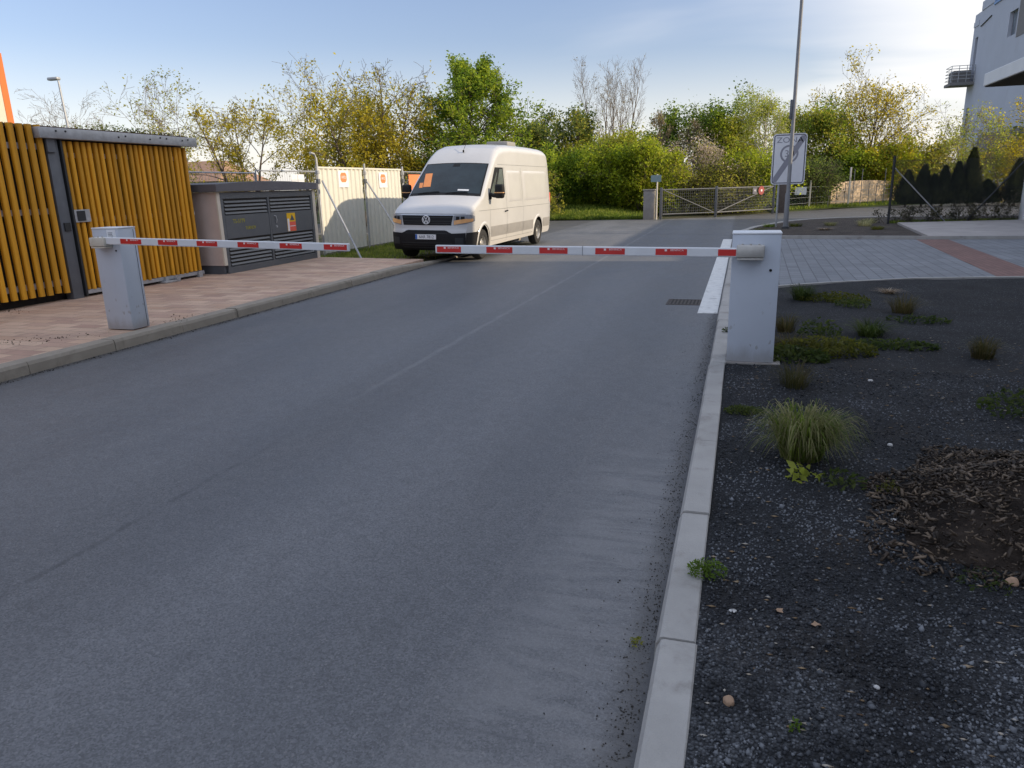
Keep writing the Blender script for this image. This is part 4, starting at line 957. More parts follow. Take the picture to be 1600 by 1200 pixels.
# lower bumper
def bumper_top(x):
    a = abs(x); return float(np.interp(a, [0, .50, .62, .95], [.725, .725, .655, .665]))
bp = MB(); xs = lin(-1, 1, 33)
bp.grid(lambda u, v: F_(u * halfw(0, .45), .262 + (bumper_top(u * .93) - .262) * v, .012), xs, lin(0, 1, 9))
for s in (-1, 1): bp.grid(lambda u, v: S_(.0 + .60 * u, .262 + (.665 - .262) * v, s, .010), lin(0, 1, 10), lin(0, 1, 6))
bp.build("lower_bumper", MT['black'], vr, smooth=60)
il = MB()
for z, w in ((.33, .60), (.385, .62), (.44, .64), (.655, .52)): il.grid(lambda u, v: F_(u * w, z + v, .020), lin(-1, 1, 14), [-.007, .007])
for s in (-1, 1):
    il.grid(lambda u, v: F_(s * (.70 + .17 * u), .40 + .16 * v, .016), lin(0, 1, 4), lin(0, 1, 3))
il.build("intake_slat", MT['darksteel'], vr)
# headlights
for s in (-1, 1):
    hb = MB(); hb.grid(lambda u, v: F_(s * (.655 + .277 * u), .838 + .045 * u + (.215 - .025 * u) * v, .011), lin(0, 1, 10), lin(0, 1, 5))
    hb.grid(lambda u, v: S_(.0 + .34 * u, .883 + .03 * u + (.19 - .07 * u) * v, s, .008), lin(0, 1, 6), lin(0, 1, 4))
    ho = hb.build("headlight", MT['lamp'], vr, smooth=60)
    ib = MB(); ib.grid(lambda u, v: F_(s * (.665 + .266 * u), .848 + .047 * u + (.095 - .006 * u) * v, .015), lin(0, 1, 10), lin(0, 1, 3))
    ib.grid(lambda u, v: S_(.0 + .22 * u, .895 + .02 * u + (.08 - .02 * u) * v, s, .012), lin(0, 1, 5), lin(0, 1, 3))
    ib.build("indicator", MT['amber'], ho, smooth=60)
    db = MB()
    for q in (.745, .845): db.grid(lambda u, v: F_(s * q + (u - .5) * .075, .955 + .075 * v, .0145), lin(0, 1, 4), lin(0, 1, 3))
    db.build("lamp_bezel", MT['black'], ho, smooth=60)
# number plate
pz = .575
po = MB().box(-.26, .26, T(0, 0, pz)[1] - .028, T(0, 0, pz)[1] - .016, pz - .056, pz + .056, .003).build("number_plate", MT['signboard'], vr)
py = T(0, 0, pz)[1] - .0285
MB().box(-.257, -.212, py - .001, py + .0004, pz - .053, pz + .053).build("plate_band", MT['plateblue'], po)
text("lettering", "6AR 7812", MT['ink'], po, (.022, py - .001, pz), (1, 0, 0), (0, 0, 1), .88, .95)
# sides
for s in (-1, 1):
    wpoly = lambda v: (1.50 + .62 * v, 2.66)      # slanting A pillar, upright rear edge
    MB().grid(lambda u, v: S_(wpoly(v)[0] - .03 + (wpoly(v)[1] - wpoly(v)[0] + .05) * u, 1.47 + .66 * v, s, .004), lin(0, 1, 12), lin(0, 1, 8)).build("window_seal", MT['black'], vr, smooth=60)
    MB().grid(lambda u, v: S_(wpoly(v)[0] + .42 - .12 * v + (2.62 - wpoly(v)[0] - .42 + .12 * v) * u, 1.51 + .585 * v, s, .009), lin(0, 1, 10), lin(0, 1, 8)).build("side_window", MT['glassside'], vr, smooth=60)
    MB().grid(lambda u, v: S_(wpoly(v)[0] + .05 + (.30 - .26 * v) * u, 1.51 + .50 * v, s, .009), lin(0, 1, 5), lin(0, 1, 6)).build("quarter_window", MT['glassside'], vr, smooth=60)
    # grey side mouldings
    for (a, b) in ((1.52, 2.735), (2.765, 4.07), (4.10, 5.02), (5.99, 6.70)): MB().grid(lambda u, v: S_(a + (b - a) * u, .475 + .255 * v, s, .009 * math.sin(math.pi * min(max(v, .08), .92))), lin(0, 1, 8), lin(0, 1, 5)).build("side_moulding", MT['vangrey'], vr, smooth=60)
    ln = MB()
    for yv, z0, z1 in ((1.46, .50, 1.14), (2.75, .38, 2.14), (4.085, .38, 2.14), (6.62, .5, 2.30)): ln.grid(lambda u, v: S_(yv + u, z0 + (z1 - z0) * v, s, .0022), [-.004, .004], lin(0, 1, 18))
    for zv, y0, y1 in ((1.13, .62, 6.62), (2.20, 2.3, 6.6), (.385, 1.5, 5.0)): ln.grid(lambda u, v: S_(y0 + (y1 - y0) * v, zv + u, s, .0024), [-.0035, .0035], lin(0, 1, 40))  # first line paints the belt crease's shadow dark; the others are seams
    for (a, b) in ((2.90, 3.98), (4.20, 5.0), (5.05, 6.45)): pass
    ln.build("panel_gap_crease_shadow", MT['greysteel'], vr, smooth=60)
    # pressed panels
    pp = MB()
    for (a, b) in ((2.90, 3.97), (4.20, 6.48)):
        for z0, z1 in ((1.28, 2.06),):
            c = .03
            pp.grid(lambda u, v: S_(a + (b - a) * u, z0 + (z1 - z0) * v, s, .0135 if (0.02 < u < .98 and .04 < v < .96) else .0005), [0, .025] + lin(.08, .92, 12) + [.975, 1], [0, .05] + lin(.12, .88, 8) + [.95, 1])
    pp.build("pressed_panel", MT['van'], vr, smooth=35)
    # wheel arch lips
    for yc, r in ((FA, .445), (RA, .435)):
        al = MB(); A = lin(-8, 188, 30)
        al.grid(lambda a, q: S_(yc + (r + .07 * q) * math.cos(R(a)), max(.3, .36 + (r + .07 * q) * math.sin(R(a))), s, .022 * math.sin(math.pi * (q * .75 + .25))), A, lin(-.06, 1, 6))
        al.build("wheel_arch", MT['van'], vr, smooth=60)
    MB().tube([S_(2.56, 1.06, s, .012), S_(2.58, 1.065, s, .045), S_(2.68, 1.07, s, .045), S_(2.70, 1.07, s, .012)], .016, 8).build("door_handle", MT['black'], vr, smooth=50)
    # mirrors
    mx = s * 1.24
    mo = MB().box(mx - .115, mx + .115, 1.50, 1.66, 1.40, 1.73, .05).tube([S_(1.52, 1.50, s, .0), (s * 1.10, 1.56, 1.46), (mx, 1.58, 1.46)], .045, 8).box(s * .985 - .05, s * .985 + .05, 1.50, 1.62, 1.37, 1.52, .03).build("wing_mirror", MT['black'], vr, smooth=50)
    MB().box(mx - .112, mx + .1175, 1.494, 1.60, 1.525, 1.545, .006).build("indicator", MT['amber'], mo)
    # wheels
    for yc in (FA, RA):
        wx = s * .90
        w = MB().lathe([(-.115, .20), (-.118, .27), (-.105, .335), (-.07, .352), (0, .355), (.07, .352), (.105, .335), (.118, .27), (.115, .20)], (wx, yc, .355), 'x', 36)
        wo = w.build("wheel", MT['rubber'], vr, smooth=50)
        rm = MB().lathe([(s * .085, .205), (s * .108, .20), (s * .09, .185), (s * .05, .17), (s * .05, .12), (s * .085, .085), (s * .085, .045), (s * .10, .035), (s * .10, 0)], (wx, yc, .355), 'x', 30)
        ro_ = rm.build("rim", MT['rim'], wo, smooth=40)
        hl_ = MB()
        for k in range(10):
            a = 2 * math.pi * k / 10; hl_.lathe([(0, 0), (0, .020)], (wx + s * .058, yc + .146 * math.cos(a), .355 + .146 * math.sin(a)), 'x', 8)
        hl_.build("rim_holes", MT['black'], wo)
MB().tube([top_(.02, 2.30, .0), top_(.02, 2.33, .05)], .022, 8).tube([top_(.02, 2.32, .04), (.02, 2.52, ztop(2.32) + .24)], .006, 6).build("antenna", MT['black'], vr, smooth=50)
MB().box(-.30, .34, 4.75, 5.45, 2.73, 2.87, .03).build("roof_vent", MT['vangrey'], vr, smooth=50)
for s in (-1, 1): MB().box(s * .93 - .05, s * .93 + .05, 6.80, 6.862, .95, 1.45, .012).build("tail_light", MT['warnred'], vr)
MB().box(-.9, .9, 6.78, 6.93, .40, .56, .02).build("rear_bumper", MT['vangrey'], vr)
MB().box(-.75, .75, 1.5, 6.4, .24, .34).box(-.62, -.1, 2.4, 4.9, .16, .26).build("underbody", MT['black'], vr)

# ================================================================ SIGN, LAMP POLES, DRAIN
zs = empty("zone_sign", (1.11, 26.87, .1), "white end of zone 30 sign on a thin grey post behind the tall lamp post", "road sign")
MB().tube([(1.11, 26.90, .05), (1.11, 26.90, 3.05)], .032, 12).build("post", MT['galv'], zs, smooth=50)
def rrect(x0, x1, z0, z1, r, y, n=6):
    o = []
    for cx, cz, a0 in ((x1 - r, z1 - r, 0), (x0 + r, z1 - r, 90), (x0 + r, z0 + r, 180), (x1 - r, z0 + r, 270)):
        for k in range(n + 1): a = R(a0 + 90 * k / n); o.append((cx + r * math.cos(a), y, cz + r * math.sin(a)))
    return o
def plate(x0, x1, z0, z1, r, ya, yb):
    a = rrect(x0, x1, z0, z1, r, ya); b = rrect(x0, x1, z0, z1, r, yb); n = len(a)
    return MB().add(a + b, [tuple(range(n)), tuple(range(2 * n - 1, n - 1, -1))] + [(i, (i + 1) % n, (i + 1) % n + n, i + n) for i in range(n)])
X0, X1, Z0, Z1 = .845, 1.90, 1.50, 3.11; cxs = (X0 + X1) / 2
pn = plate(X0, X1, Z0, Z1, .11, 26.845, 26.866).build("panel", MT['zonewhite'], zs)
ob = rrect(X0 + .03, X1 - .03, Z0 + .03, Z1 - .03, .09, 26.843); ib = rrect(X0 + .062, X1 - .062, Z0 + .062, Z1 - .062, .06, 26.843); n = len(ob)
MB().add(ob + ib, [(i, (i + 1) % n, (i + 1) % n + n, i + n) for i in range(n)]).build("border", MT['zonedark'], pn)
dgn = Vector((X1 - X0 - .14, 0, Z1 - Z0 - .14)).normalized(); dn = Vector((-dgn.z, 0, dgn.x))
A = Vector((X0 + .075, 26.8405, Z0 + .075)); B = Vector((X1 - .075, 26.8405, Z1 - .075)); w = .085
MB().add([A + Vector((0, 0, .0)), A + Vector((w * 1.2, 0, 0)), B + Vector((0, 0, -w * 1.8)), B, B + Vector((-w * 1.2, 0, 0)), A + Vector((0, 0, w * 1.8))], [(0, 1, 2, 3, 4, 5)]).build("diagonal_bar", MT['zonegrey'], pn)
rg = MB(); N_ = 36; rc_ = (cxs, 26.842, 2.47)
for k in range(N_):
    a = 2 * math.pi * k / N_
    rg.v += [(rc_[0] + .285 * math.cos(a), rc_[1], rc_[2] + .285 * math.sin(a)), (rc_[0] + .225 * math.cos(a), rc_[1], rc_[2] + .225 * math.sin(a))]
rg.f = [(2 * k, 2 * ((k + 1) % N_), 2 * ((k + 1) % N_) + 1, 2 * k + 1) for k in range(N_)]
rg.build("ring", MT['zonegrey'], pn)
text("lettering", "ZONA", MT['zonegrey'], pn, (cxs, 26.842, 2.90), (1, 0, 0), (0, 0, 1), 1.15, 1.0)
text("lettering", "30", MT['zonegrey'], pn, (cxs, 26.842, 2.47), (1, 0, 0), (0, 0, 1), 1, 1)

lpole = empty("lamp_post", (1.38, 26.12, .1), "tall grey lamp post standing in front of the zone sign", "lamp post")
MB().tube([(1.38, 26.12, .05), (1.38, 26.12, 1.2), (1.385, 26.12, 1.25), (1.385, 26.12, 9.0)], [.082, .078, .062, .048], 16).build("pole", MT['polegrey'], lpole, smooth=50)
MB().lathe([(0, 0), (0, .13), (.05, .12), (.07, .09)], (1.38, 26.12, .10), 'z', 16).build("base_collar", MT['darksteel'], lpole)
MB().box(1.26, 1.335, 26.06, 26.16, 3.50, 4.08, .01).build("control_box", MT['greysteel'], lpole, smooth=40)
MB().tube([(1.385, 26.12, 9.0), (1.3, 26.12, 9.15), (.7, 26.12, 9.25)], .035, 8).box(.1, .75, 26.0, 26.24, 9.2, 9.32, .03).build("lantern", MT['greysteel'], lpole, smooth=40)
lp2 = empty("street_lamp", (-40.6, 38, 0), "slim street lamp rising behind the yellow slat shelter on the left", "street lamp")
MB().tube([(-40.3, 38, 0), (-40.5, 38, 6), (-40.62, 38, 8.6)], [.09, .075, .055], 10).build("pole", MT['galv'], lp2, smooth=50)
MB().box(-41.35, -40.55, 37.85, 38.15, 8.64, 8.82, .05).build("lantern", MT['galv'], lp2, smooth=50)

dr = empty("drain_grate", (-.73, 10.8, 0), "rusty iron drain grate set in the asphalt by the white line", "drain grate")
fm = MB().box(-.98, -.505, 10.55, 10.59, -.01, .006).box(-.98, -.505, 11.01, 11.05, -.01, .006).box(-.98, -.95, 10.5902, 11.0098, -.01, .006).box(-.535, -.505, 10.5902, 11.0098, -.01, .006)
fm.build("frame", MT['rust'], dr)
br = MB()
for k in range(8): br.box(-.945 + k * .052, -.945 + k * .052 + .026, 10.592, 11.008, -.01, .0045)
br.build("bars", MT['rust'], dr)
MB().sheet([(-.95, 10.59), (-.535, 10.59), (-.535, 11.01), (-.95, 11.01)], .0012).build("sump", MT['darkvoid'], dr)

# ================================================================ GATE, FENCES, WALL ACROSS THE JUNCTION
gp = empty("gate_pillar", (-4.15, 35.4, 0), "weathered concrete pillar at the left end of the mesh gate", "pillar")
MB().box(-4.42, -3.92, 35.15, 35.65, -.05, 1.30, .02).build("shaft", MT['concrete'], gp, smooth=40)
MB().box(-4.45, -3.89, 35.12, 35.68, 1.301, 1.36, .01).build("cap", MT['concrete'], gp)
gs_ = empty("street_sign", (-3.80, 35.1, 0), "small bluish name sign on a thin post beside the concrete pillar", "road sign")
MB().tube([(-3.80, 35.1, 0), (-3.80, 35.1, 2.02)], .035, 8).build("post", MT['ktrim'], gs_, smooth=50)
MB().box(-4.08, -3.62, 35.05, 35.07, 1.68, 1.98, .004).build("panel", mat("bluish_sign", (0.22, 0.30, 0.30), 0.5), gs_)
gt = empty("mesh_gate", (-1.2, 36.8, 0), "wide double leaf mesh gate with diagonal braces across the junction", "gate")
GA, GM, GB = Vector((-3.62, 35.25, 0)), Vector((-1.22, 36.75, 0)), Vector((1.45, 39.9, 0))
for a, b, flip in ((GA, GM, False), (GM, GB, True)):
    d = (b - a).normalized(); a2, b2 = a + d * .08, b - d * .08; up = Vector((0, 0, 1)); ln_ = (b2 - a2).length
    fr = MB(); z0, z1 = .22, 1.32
    fr.tube([a2 + up * z0, a2 + up * z1, b2 + up * z1, b2 + up * z0, a2 + up * z0], .03, 8)
    fr.tube([a2 + up * z1, b2 + up * z0] if not flip else [a2 + up * z0, b2 + up * z1], .024, 8)
    lf = fr.build("gate_leaf", MT['gategrey'], gt, smooth=50)
    wm = MB(); k = .10
    while k < ln_: p = a2 + d * k; wm.obox(p + up * (z0 + z1) / 2, (d, up, d.cross(up)), (.0035, (z1 - z0) / 2, .0035)); k += .10
    z = z0 + .13
    while z < z1 - .05: wm.obox((a2 + b2) / 2 + up * z + d.cross(up) * .006, (d, up, d.cross(up)), (ln_ / 2, .0035, .003)); z += .13
    wm.build("wire_mesh", MT['greysteel'], lf)
for p in (GA, GM, GB): MB().box(p.x - .06, p.x + .06, p.y - .06, p.y + .06, 0, 1.42, .01).build("gate_post", MT['gategrey'], gt, smooth=40)
d = (GB - GM).normalized(); nn = Vector((d.y, -d.x, 0))
pM = GM + d * (2.62); s1 = MB().obox(pM + nn * .06 + Vector((0, 0, 1.14)), (d, nn, (0, 0, 1)), (.15, .008, .15)).build("dark_sign", MT['zonedark'], gt)
text("lettering", "M", MT['signboard'], s1, pM + nn * .072 + Vector((0, 0, 1.14)), d, (0, 0, 1), 1.6, 1.6)
pR = GM + d * (3.10); rv = MB(); c = pR + nn * .06 + Vector((0, 0, 1.15)); N_ = 20
rv.v = [tuple(c + d * (.21 * math.cos(2 * math.pi * k / N_)) + Vector((0, 0, .21 * math.sin(2 * math.pi * k / N_)))) for k in range(N_)]; rv.f = [tuple(range(N_))]
s2 = rv.build("round_red_sign", mat('faded_red_sign', (0.34, 0.06, 0.055), 0.7), gt, solid=.01)
rv = MB().obox(c + nn * .012, (d, nn, (0, 0, 1)), (.06, .004, .05)); rv.build("pictogram", MT['film'], s2)
bp_ = empty("brick_pillar", (1.95, 40.6, 0), "dark brown pillar at the right end of the mesh gate", "pillar")
MB().box(1.72, 2.14, 40.45, 40.9, -.05, 1.66, .015).build("shaft", mat("brown_pillar", (0.10, 0.08, 0.07), 0.9, var=.25), bp_, smooth=40)
MB().box(1.68, 2.18, 40.42, 40.94, 1.661, 1.71, .01).build("cap", MT['concrete'], bp_)
wf = empty("wire_fence", (5.5, 45.5, 0), "thin wire fence with pale concrete posts in front of the tan wall", "wire fence")
FP = [Vector((2.35, 42.4, 0)), Vector((3.50, 44.6, 0)), Vector((5.72, 46.6, 0)), Vector((8.3, 49.0, 0))]
for p, h in zip(FP[1:3], (1.55, 2.2)): MB().box(p.x - .045, p.x + .045, p.y - .045, p.y + .045, 0, h, .008).build("post", MT['ktrim'], wf, smooth=40)
for k in range(9):
    q = k / 8; p = Vector((4.55, 45.55, 0)).lerp(FP[3], q); hh = 1.30 + (.8 if k in (3, 4, 7) else 0)
    MB().tube([p, p + Vector((0, 0, hh))], .022, 6).build("thin_post", MT['greysteel'], wf)
for a, b in zip(FP[:-1], FP[1:]):
    wm = MB(); dd = (b - a).normalized()
    for z in (.35, .65, .95, 1.2): wm.tube([a + Vector((0, 0, z)), b + Vector((0, 0, z))], .006, 4)
    k = .2
    while k < (b - a).length: p = a + dd * k; wm.tube([p + Vector((0, 0, .15)), p + Vector((0, 0, 1.2))], .003, 3); k += .2
    wm.build("wire", MT['galv'], wf)
bs = MB().box(2.62, 3.20, 43.1, 43.13, .82, 1.22); bs.build("white_board", MT['signboard'], wf)
tw = empty("garden_wall", (7, 50.5, 0), "tan rendered garden wall with a gently arched top, catching the sun", "wall")
tm = MB(); xs_ = lin(4.80, 9.1, 16)
tm.grid(lambda u, v: (u, 47.5 + 1.30 * (u - 4.80), .0 + (1.32 + .13 * math.sin(math.pi * min(1, max(0, (u - 4.80) / 4.3)))) * v), xs_, [0, 1])
tm.build("face", MT['tan'], tw, solid=.2)

# chain link fence of the island
cf = empty("chain_link_fence", (4.77, 28.15, .1), "dark chain link fence with slanting braces at the edge of the concrete apron", "chain link fence")
CA, CB = Vector((4.77, 28.18, .1)), Vector((8.92, 29.12, .1)); cdv = (CB - CA).normalized(); CL = (CB - CA).length; UP = Vector((0, 0, 1))
MB().tube([CA, CA + UP * 2.22], .042, 10).build("post", MT['darksteel'], cf, smooth=50)
MB().tube([CA + cdv * .04 + UP * 1.83, Vector((6.57, 28.55, .16))], .020, 8).build("brace", MT['galv'], cf, smooth=50)
MB().tube([Vector((8.86, 29.06, 2.12)), Vector((7.27, 28.74, .16))], .026, 8).build("brace", MT['darksteel'], cf, smooth=50)
wm = MB(); Hc = 2.0; sp = .085; nv = cdv.cross(UP)
k = -Hc
while k < CL:
    for sg in (1, -1):
        s0, s1_ = (k, k + Hc) if sg == 1 else (k + Hc, k); z0, z1 = 0.08, Hc + .08
        a0, a1 = max(0, min(CL, s0)), max(0, min(CL, s1_))
        if abs(a0 - a1) > .02:
            za = z0 + Hc * (a0 - s0) / (s1_ - s0); zb_ = z0 + Hc * (a1 - s0) / (s1_ - s0)
            p, q = CA + cdv * a0 + UP * za, CA + cdv * a1 + UP * zb_; dd = (q - p)
            wm.obox((p + q) / 2 + nv * (.002 * sg), (dd, nv, dd.cross(nv)), (dd.length / 2, .0032, .0032))
    k += sp
wm.build("wire_mesh", MT['darksteel'], cf)
ct = MB()
for z in (.12, 1.1, 2.06): ct.tube([CA + UP * z, CB + UP * z], .004, 4)
ct.build("tension_wire", MT['darksteel'], cf)

# ================================================================ BUILDINGS
ob_ = empty("office_building", (20, 85, 0), "pale multi storey office building with a small balcony at the upper right", "office building")
BX, Y0, Y1 = 20.0, 64.0, 85.0
wl = MB(); cols = [(Y0, 72.2), (72.4, 73.9), (74.1, 76.6)]
# wall with real openings on the road side: (y0, y1, z0, z1)
ops = [(72.55, 74.55, 12.35, 14.25), (83.2, 84.1, 10.1, 13.9), (83.2, 84.1, 3.4, 7.7), (66.5, 69.0, 12.35, 14.25), (72.6, 74.6, 2.3, 4.6), (68.2, 70.6, 2.3, 4.6), (76.6, 78.6, 2.3, 4.0)]
ys_ = sorted({Y0, Y1, *[o[0] for o in ops], *[o[1] for o in ops]}); zs_ = sorted({0, 16.0, *[o[2] for o in ops], *[o[3] for o in ops]})
for i in range(len(ys_) - 1):
    for j in range(len(zs_) - 1):
        yc, zc = (ys_[i] + ys_[i + 1]) / 2, (zs_[j] + zs_[j + 1]) / 2
        if any(o[0] < yc < o[1] and o[2] < zc < o[3] for o in ops): continue
        wl.add([(BX, ys_[i], zs_[j]), (BX, ys_[i + 1], zs_[j]), (BX, ys_[i + 1], zs_[j + 1]), (BX, ys_[i], zs_[j + 1])], [(0, 1, 2, 3)])
for (a, b, c, e) in ops:
    r_ = .35
    wl.add([(BX, a, c), (BX, b, c), (BX + r_, b, c), (BX + r_, a, c), (BX, a, e), (BX, b, e), (BX + r_, b, e), (BX + r_, a, e)], [(0, 1, 2, 3), (4, 7, 6, 5), (0, 3, 7, 4), (1, 5, 6, 2)])
wl.add([(BX, Y1, 0), (40, Y1, 0), (40, Y1, 16), (BX, Y1, 16), (BX, Y0, 0), (40, Y0, 0), (40, Y0, 16), (BX, Y0, 16)], [(0, 1, 2, 3), (4, 7, 6, 5), (3, 2, 6, 7), (1, 5, 6, 2)])
wl.build("wall", MT['facade'], ob_)
MB().box(BX - .06, BX + .25, Y0, 82.9, 16.0, 16.75).box(BX - .06, BX + .25, 83.4, Y1, 14.9, 15.35).build("parapet", MT['facade'], ob_)
for (a, b, c, e) in ops:
    wfm = MB().box(BX + .24, BX + .30, a, a + .07, c, e).box(BX + .24, BX + .30, b - .07, b, c, e).box(BX + .24, BX + .30, a + .07, b - .07, e - .07, e).box(BX + .24, BX + .30, a + .07, b - .07, c, c + .07).box(BX + .24, BX + .30, (a + b) / 2 - .03, (a + b) / 2 + .03, c + .07, e - .07)
    wo_ = wfm.build("window", MT['zonegrey'], ob_)
    MB().box(BX + .265, BX + .275, a + .07, b - .07, c + .07, e - .07).build("pane", glass_mat("office_pane", (0.16, 0.19, 0.22)) if c > 12 else MT['glass'], wo_)
MB().box(BX - .03, BX - .002, 66.2, 72.2, 12.0, 15.2).build("grey_panel", MT['facadegrey'], ob_)
MB().box(BX - .03, BX - .002, 66.2, 79.0, 1.9, 5.0).build("grey_band", MT['facadegrey'], ob_)
for y in (68.3, 70.8, 72.4, 74.8): pass
bal = MB().box(BX - 2.0, BX - .002, 82.6, 84.9, 9.7, 9.95).build("balcony", MT['facadegrey'], ob_)
rl = MB()
for z in (10.25, 10.55, 10.85, 11.15, 11.4): rl.tube([(BX - .03, 82.65, z), (BX - 1.97, 82.65, z), (BX - 1.97, 84.85, z), (BX - .03, 84.85, z)], .03, 6)
for x in (-.05, -.7, -1.35, -1.97): rl.tube([(BX + x, 82.65, 9.9), (BX + x, 82.65, 11.4)], .03, 6)
rl.build("railing", MT['galv'], bal)
MB().box(BX - 1.75, BX - .3, 82.85, 84.6, 9.96, 11.0).build("balcony_screen", MT['facadegrey'], bal)
MB().box(BX - .10, BX - .002, 74.9, 79.2, 15.75, 15.95).box(BX - .10, BX - .002, 75.0, 79.0, 16.0, 16.55).build("blue_sign", mat("blue_sign_panel", (0.10, 0.22, 0.46), 0.4), ob_)
MB().tube([(BX - .05, 79.6, 15.0), (BX - .05, 82.6, 14.65)], .05, 6).build("wall_cable", MT['darksteel'], ob_)
lvs = MB()
for k in range(9): lvs.box(BX - .05, BX + .2, 83.2, 84.1, 3.5 + k * .46, 3.6 + k * .46)
lvs.build("louvre", MT['zonegrey'], ob_)

nb = empty("entrance_building", (14, 25, 0), "white entrance canopy on a pale pillar at the right edge", "building")
MB().box(8.9, 12.99, 20.45, 35.4, 5.02, 5.5, .0).build("canopy", MT['canopywhite'], nb, bevel=.03)
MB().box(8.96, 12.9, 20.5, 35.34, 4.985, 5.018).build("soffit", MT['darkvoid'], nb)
MB().box(8.93, 9.43, 28.75, 29.25, .10, 4.98, .012).build("pillar", MT['canopywhite'], nb, smooth=40)
MB().box(13.0, 30, 17.52, 35.4, -.05, 6.4).build("wing", MT['facade'], nb)  # unseen wing, stretched and raised so its shadow covers the driveway
nm_ = MB().box(12.0, 34, -45, 17.5, -.05, 13.5).build("wall", MT['facade'], nb)
for k in range(9):
    for z in (1.2, 4.6, 8.0):
        wo_ = MB().box(11.93, 11.998, -43 + k * 6.4, -39.6 + k * 6.4, z, z + 2.0).build("window", MT['zonegrey'], nb)
        MB().box(11.915, 11.929, -42.9 + k * 6.4, -39.7 + k * 6.4, z + .1, z + 1.9).build("pane", MT['glass'], wo_)

ow = empty("orange_building", (-27, 20, 0), "cream building with a bright orange corner far left behind the slats", "building")
MB().box(-40, -23.62, 2, 19.99, -.05, 6.25).build("wall", MT['cream'], ow)
MB().box(-24.3, -23.6, 19.80, 20.03, -.05, 6.32).build("orange_corner", MT['orangewall'], ow)
wn = MB()
hb = empty("small_house", (-36, 44, 0), "low house with an orange tiled roof glimpsed above the kiosk", "house")
MB().box(-41, -35.4, 45, 50, 0, 2.6).build("wall", MT['cream'], hb)
rf = MB().add([(-41.5, 44.4, 2.5), (-34.9, 44.4, 2.5), (-34.9, 50.6, 2.5), (-41.5, 50.6, 2.5), (-39.9, 47.5, 4.0), (-36.5, 47.5, 4.0)], [(0, 1, 5, 4), (1, 2, 5), (2, 3, 4, 5), (3, 0, 4), (0, 3, 2, 1)])
rf.build("roof", MT['rooftile'], hb)
for x in (-40.2, -37.5):
    wo_ = MB().box(x, x + 1.2, 44.96, 44.999, 1.0, 2.1).build("window", MT['zonegrey'], hb); MB().box(x + .08, x + 1.12, 44.945, 44.959, 1.08, 2.02).build("pane", MT['glass'], wo_)

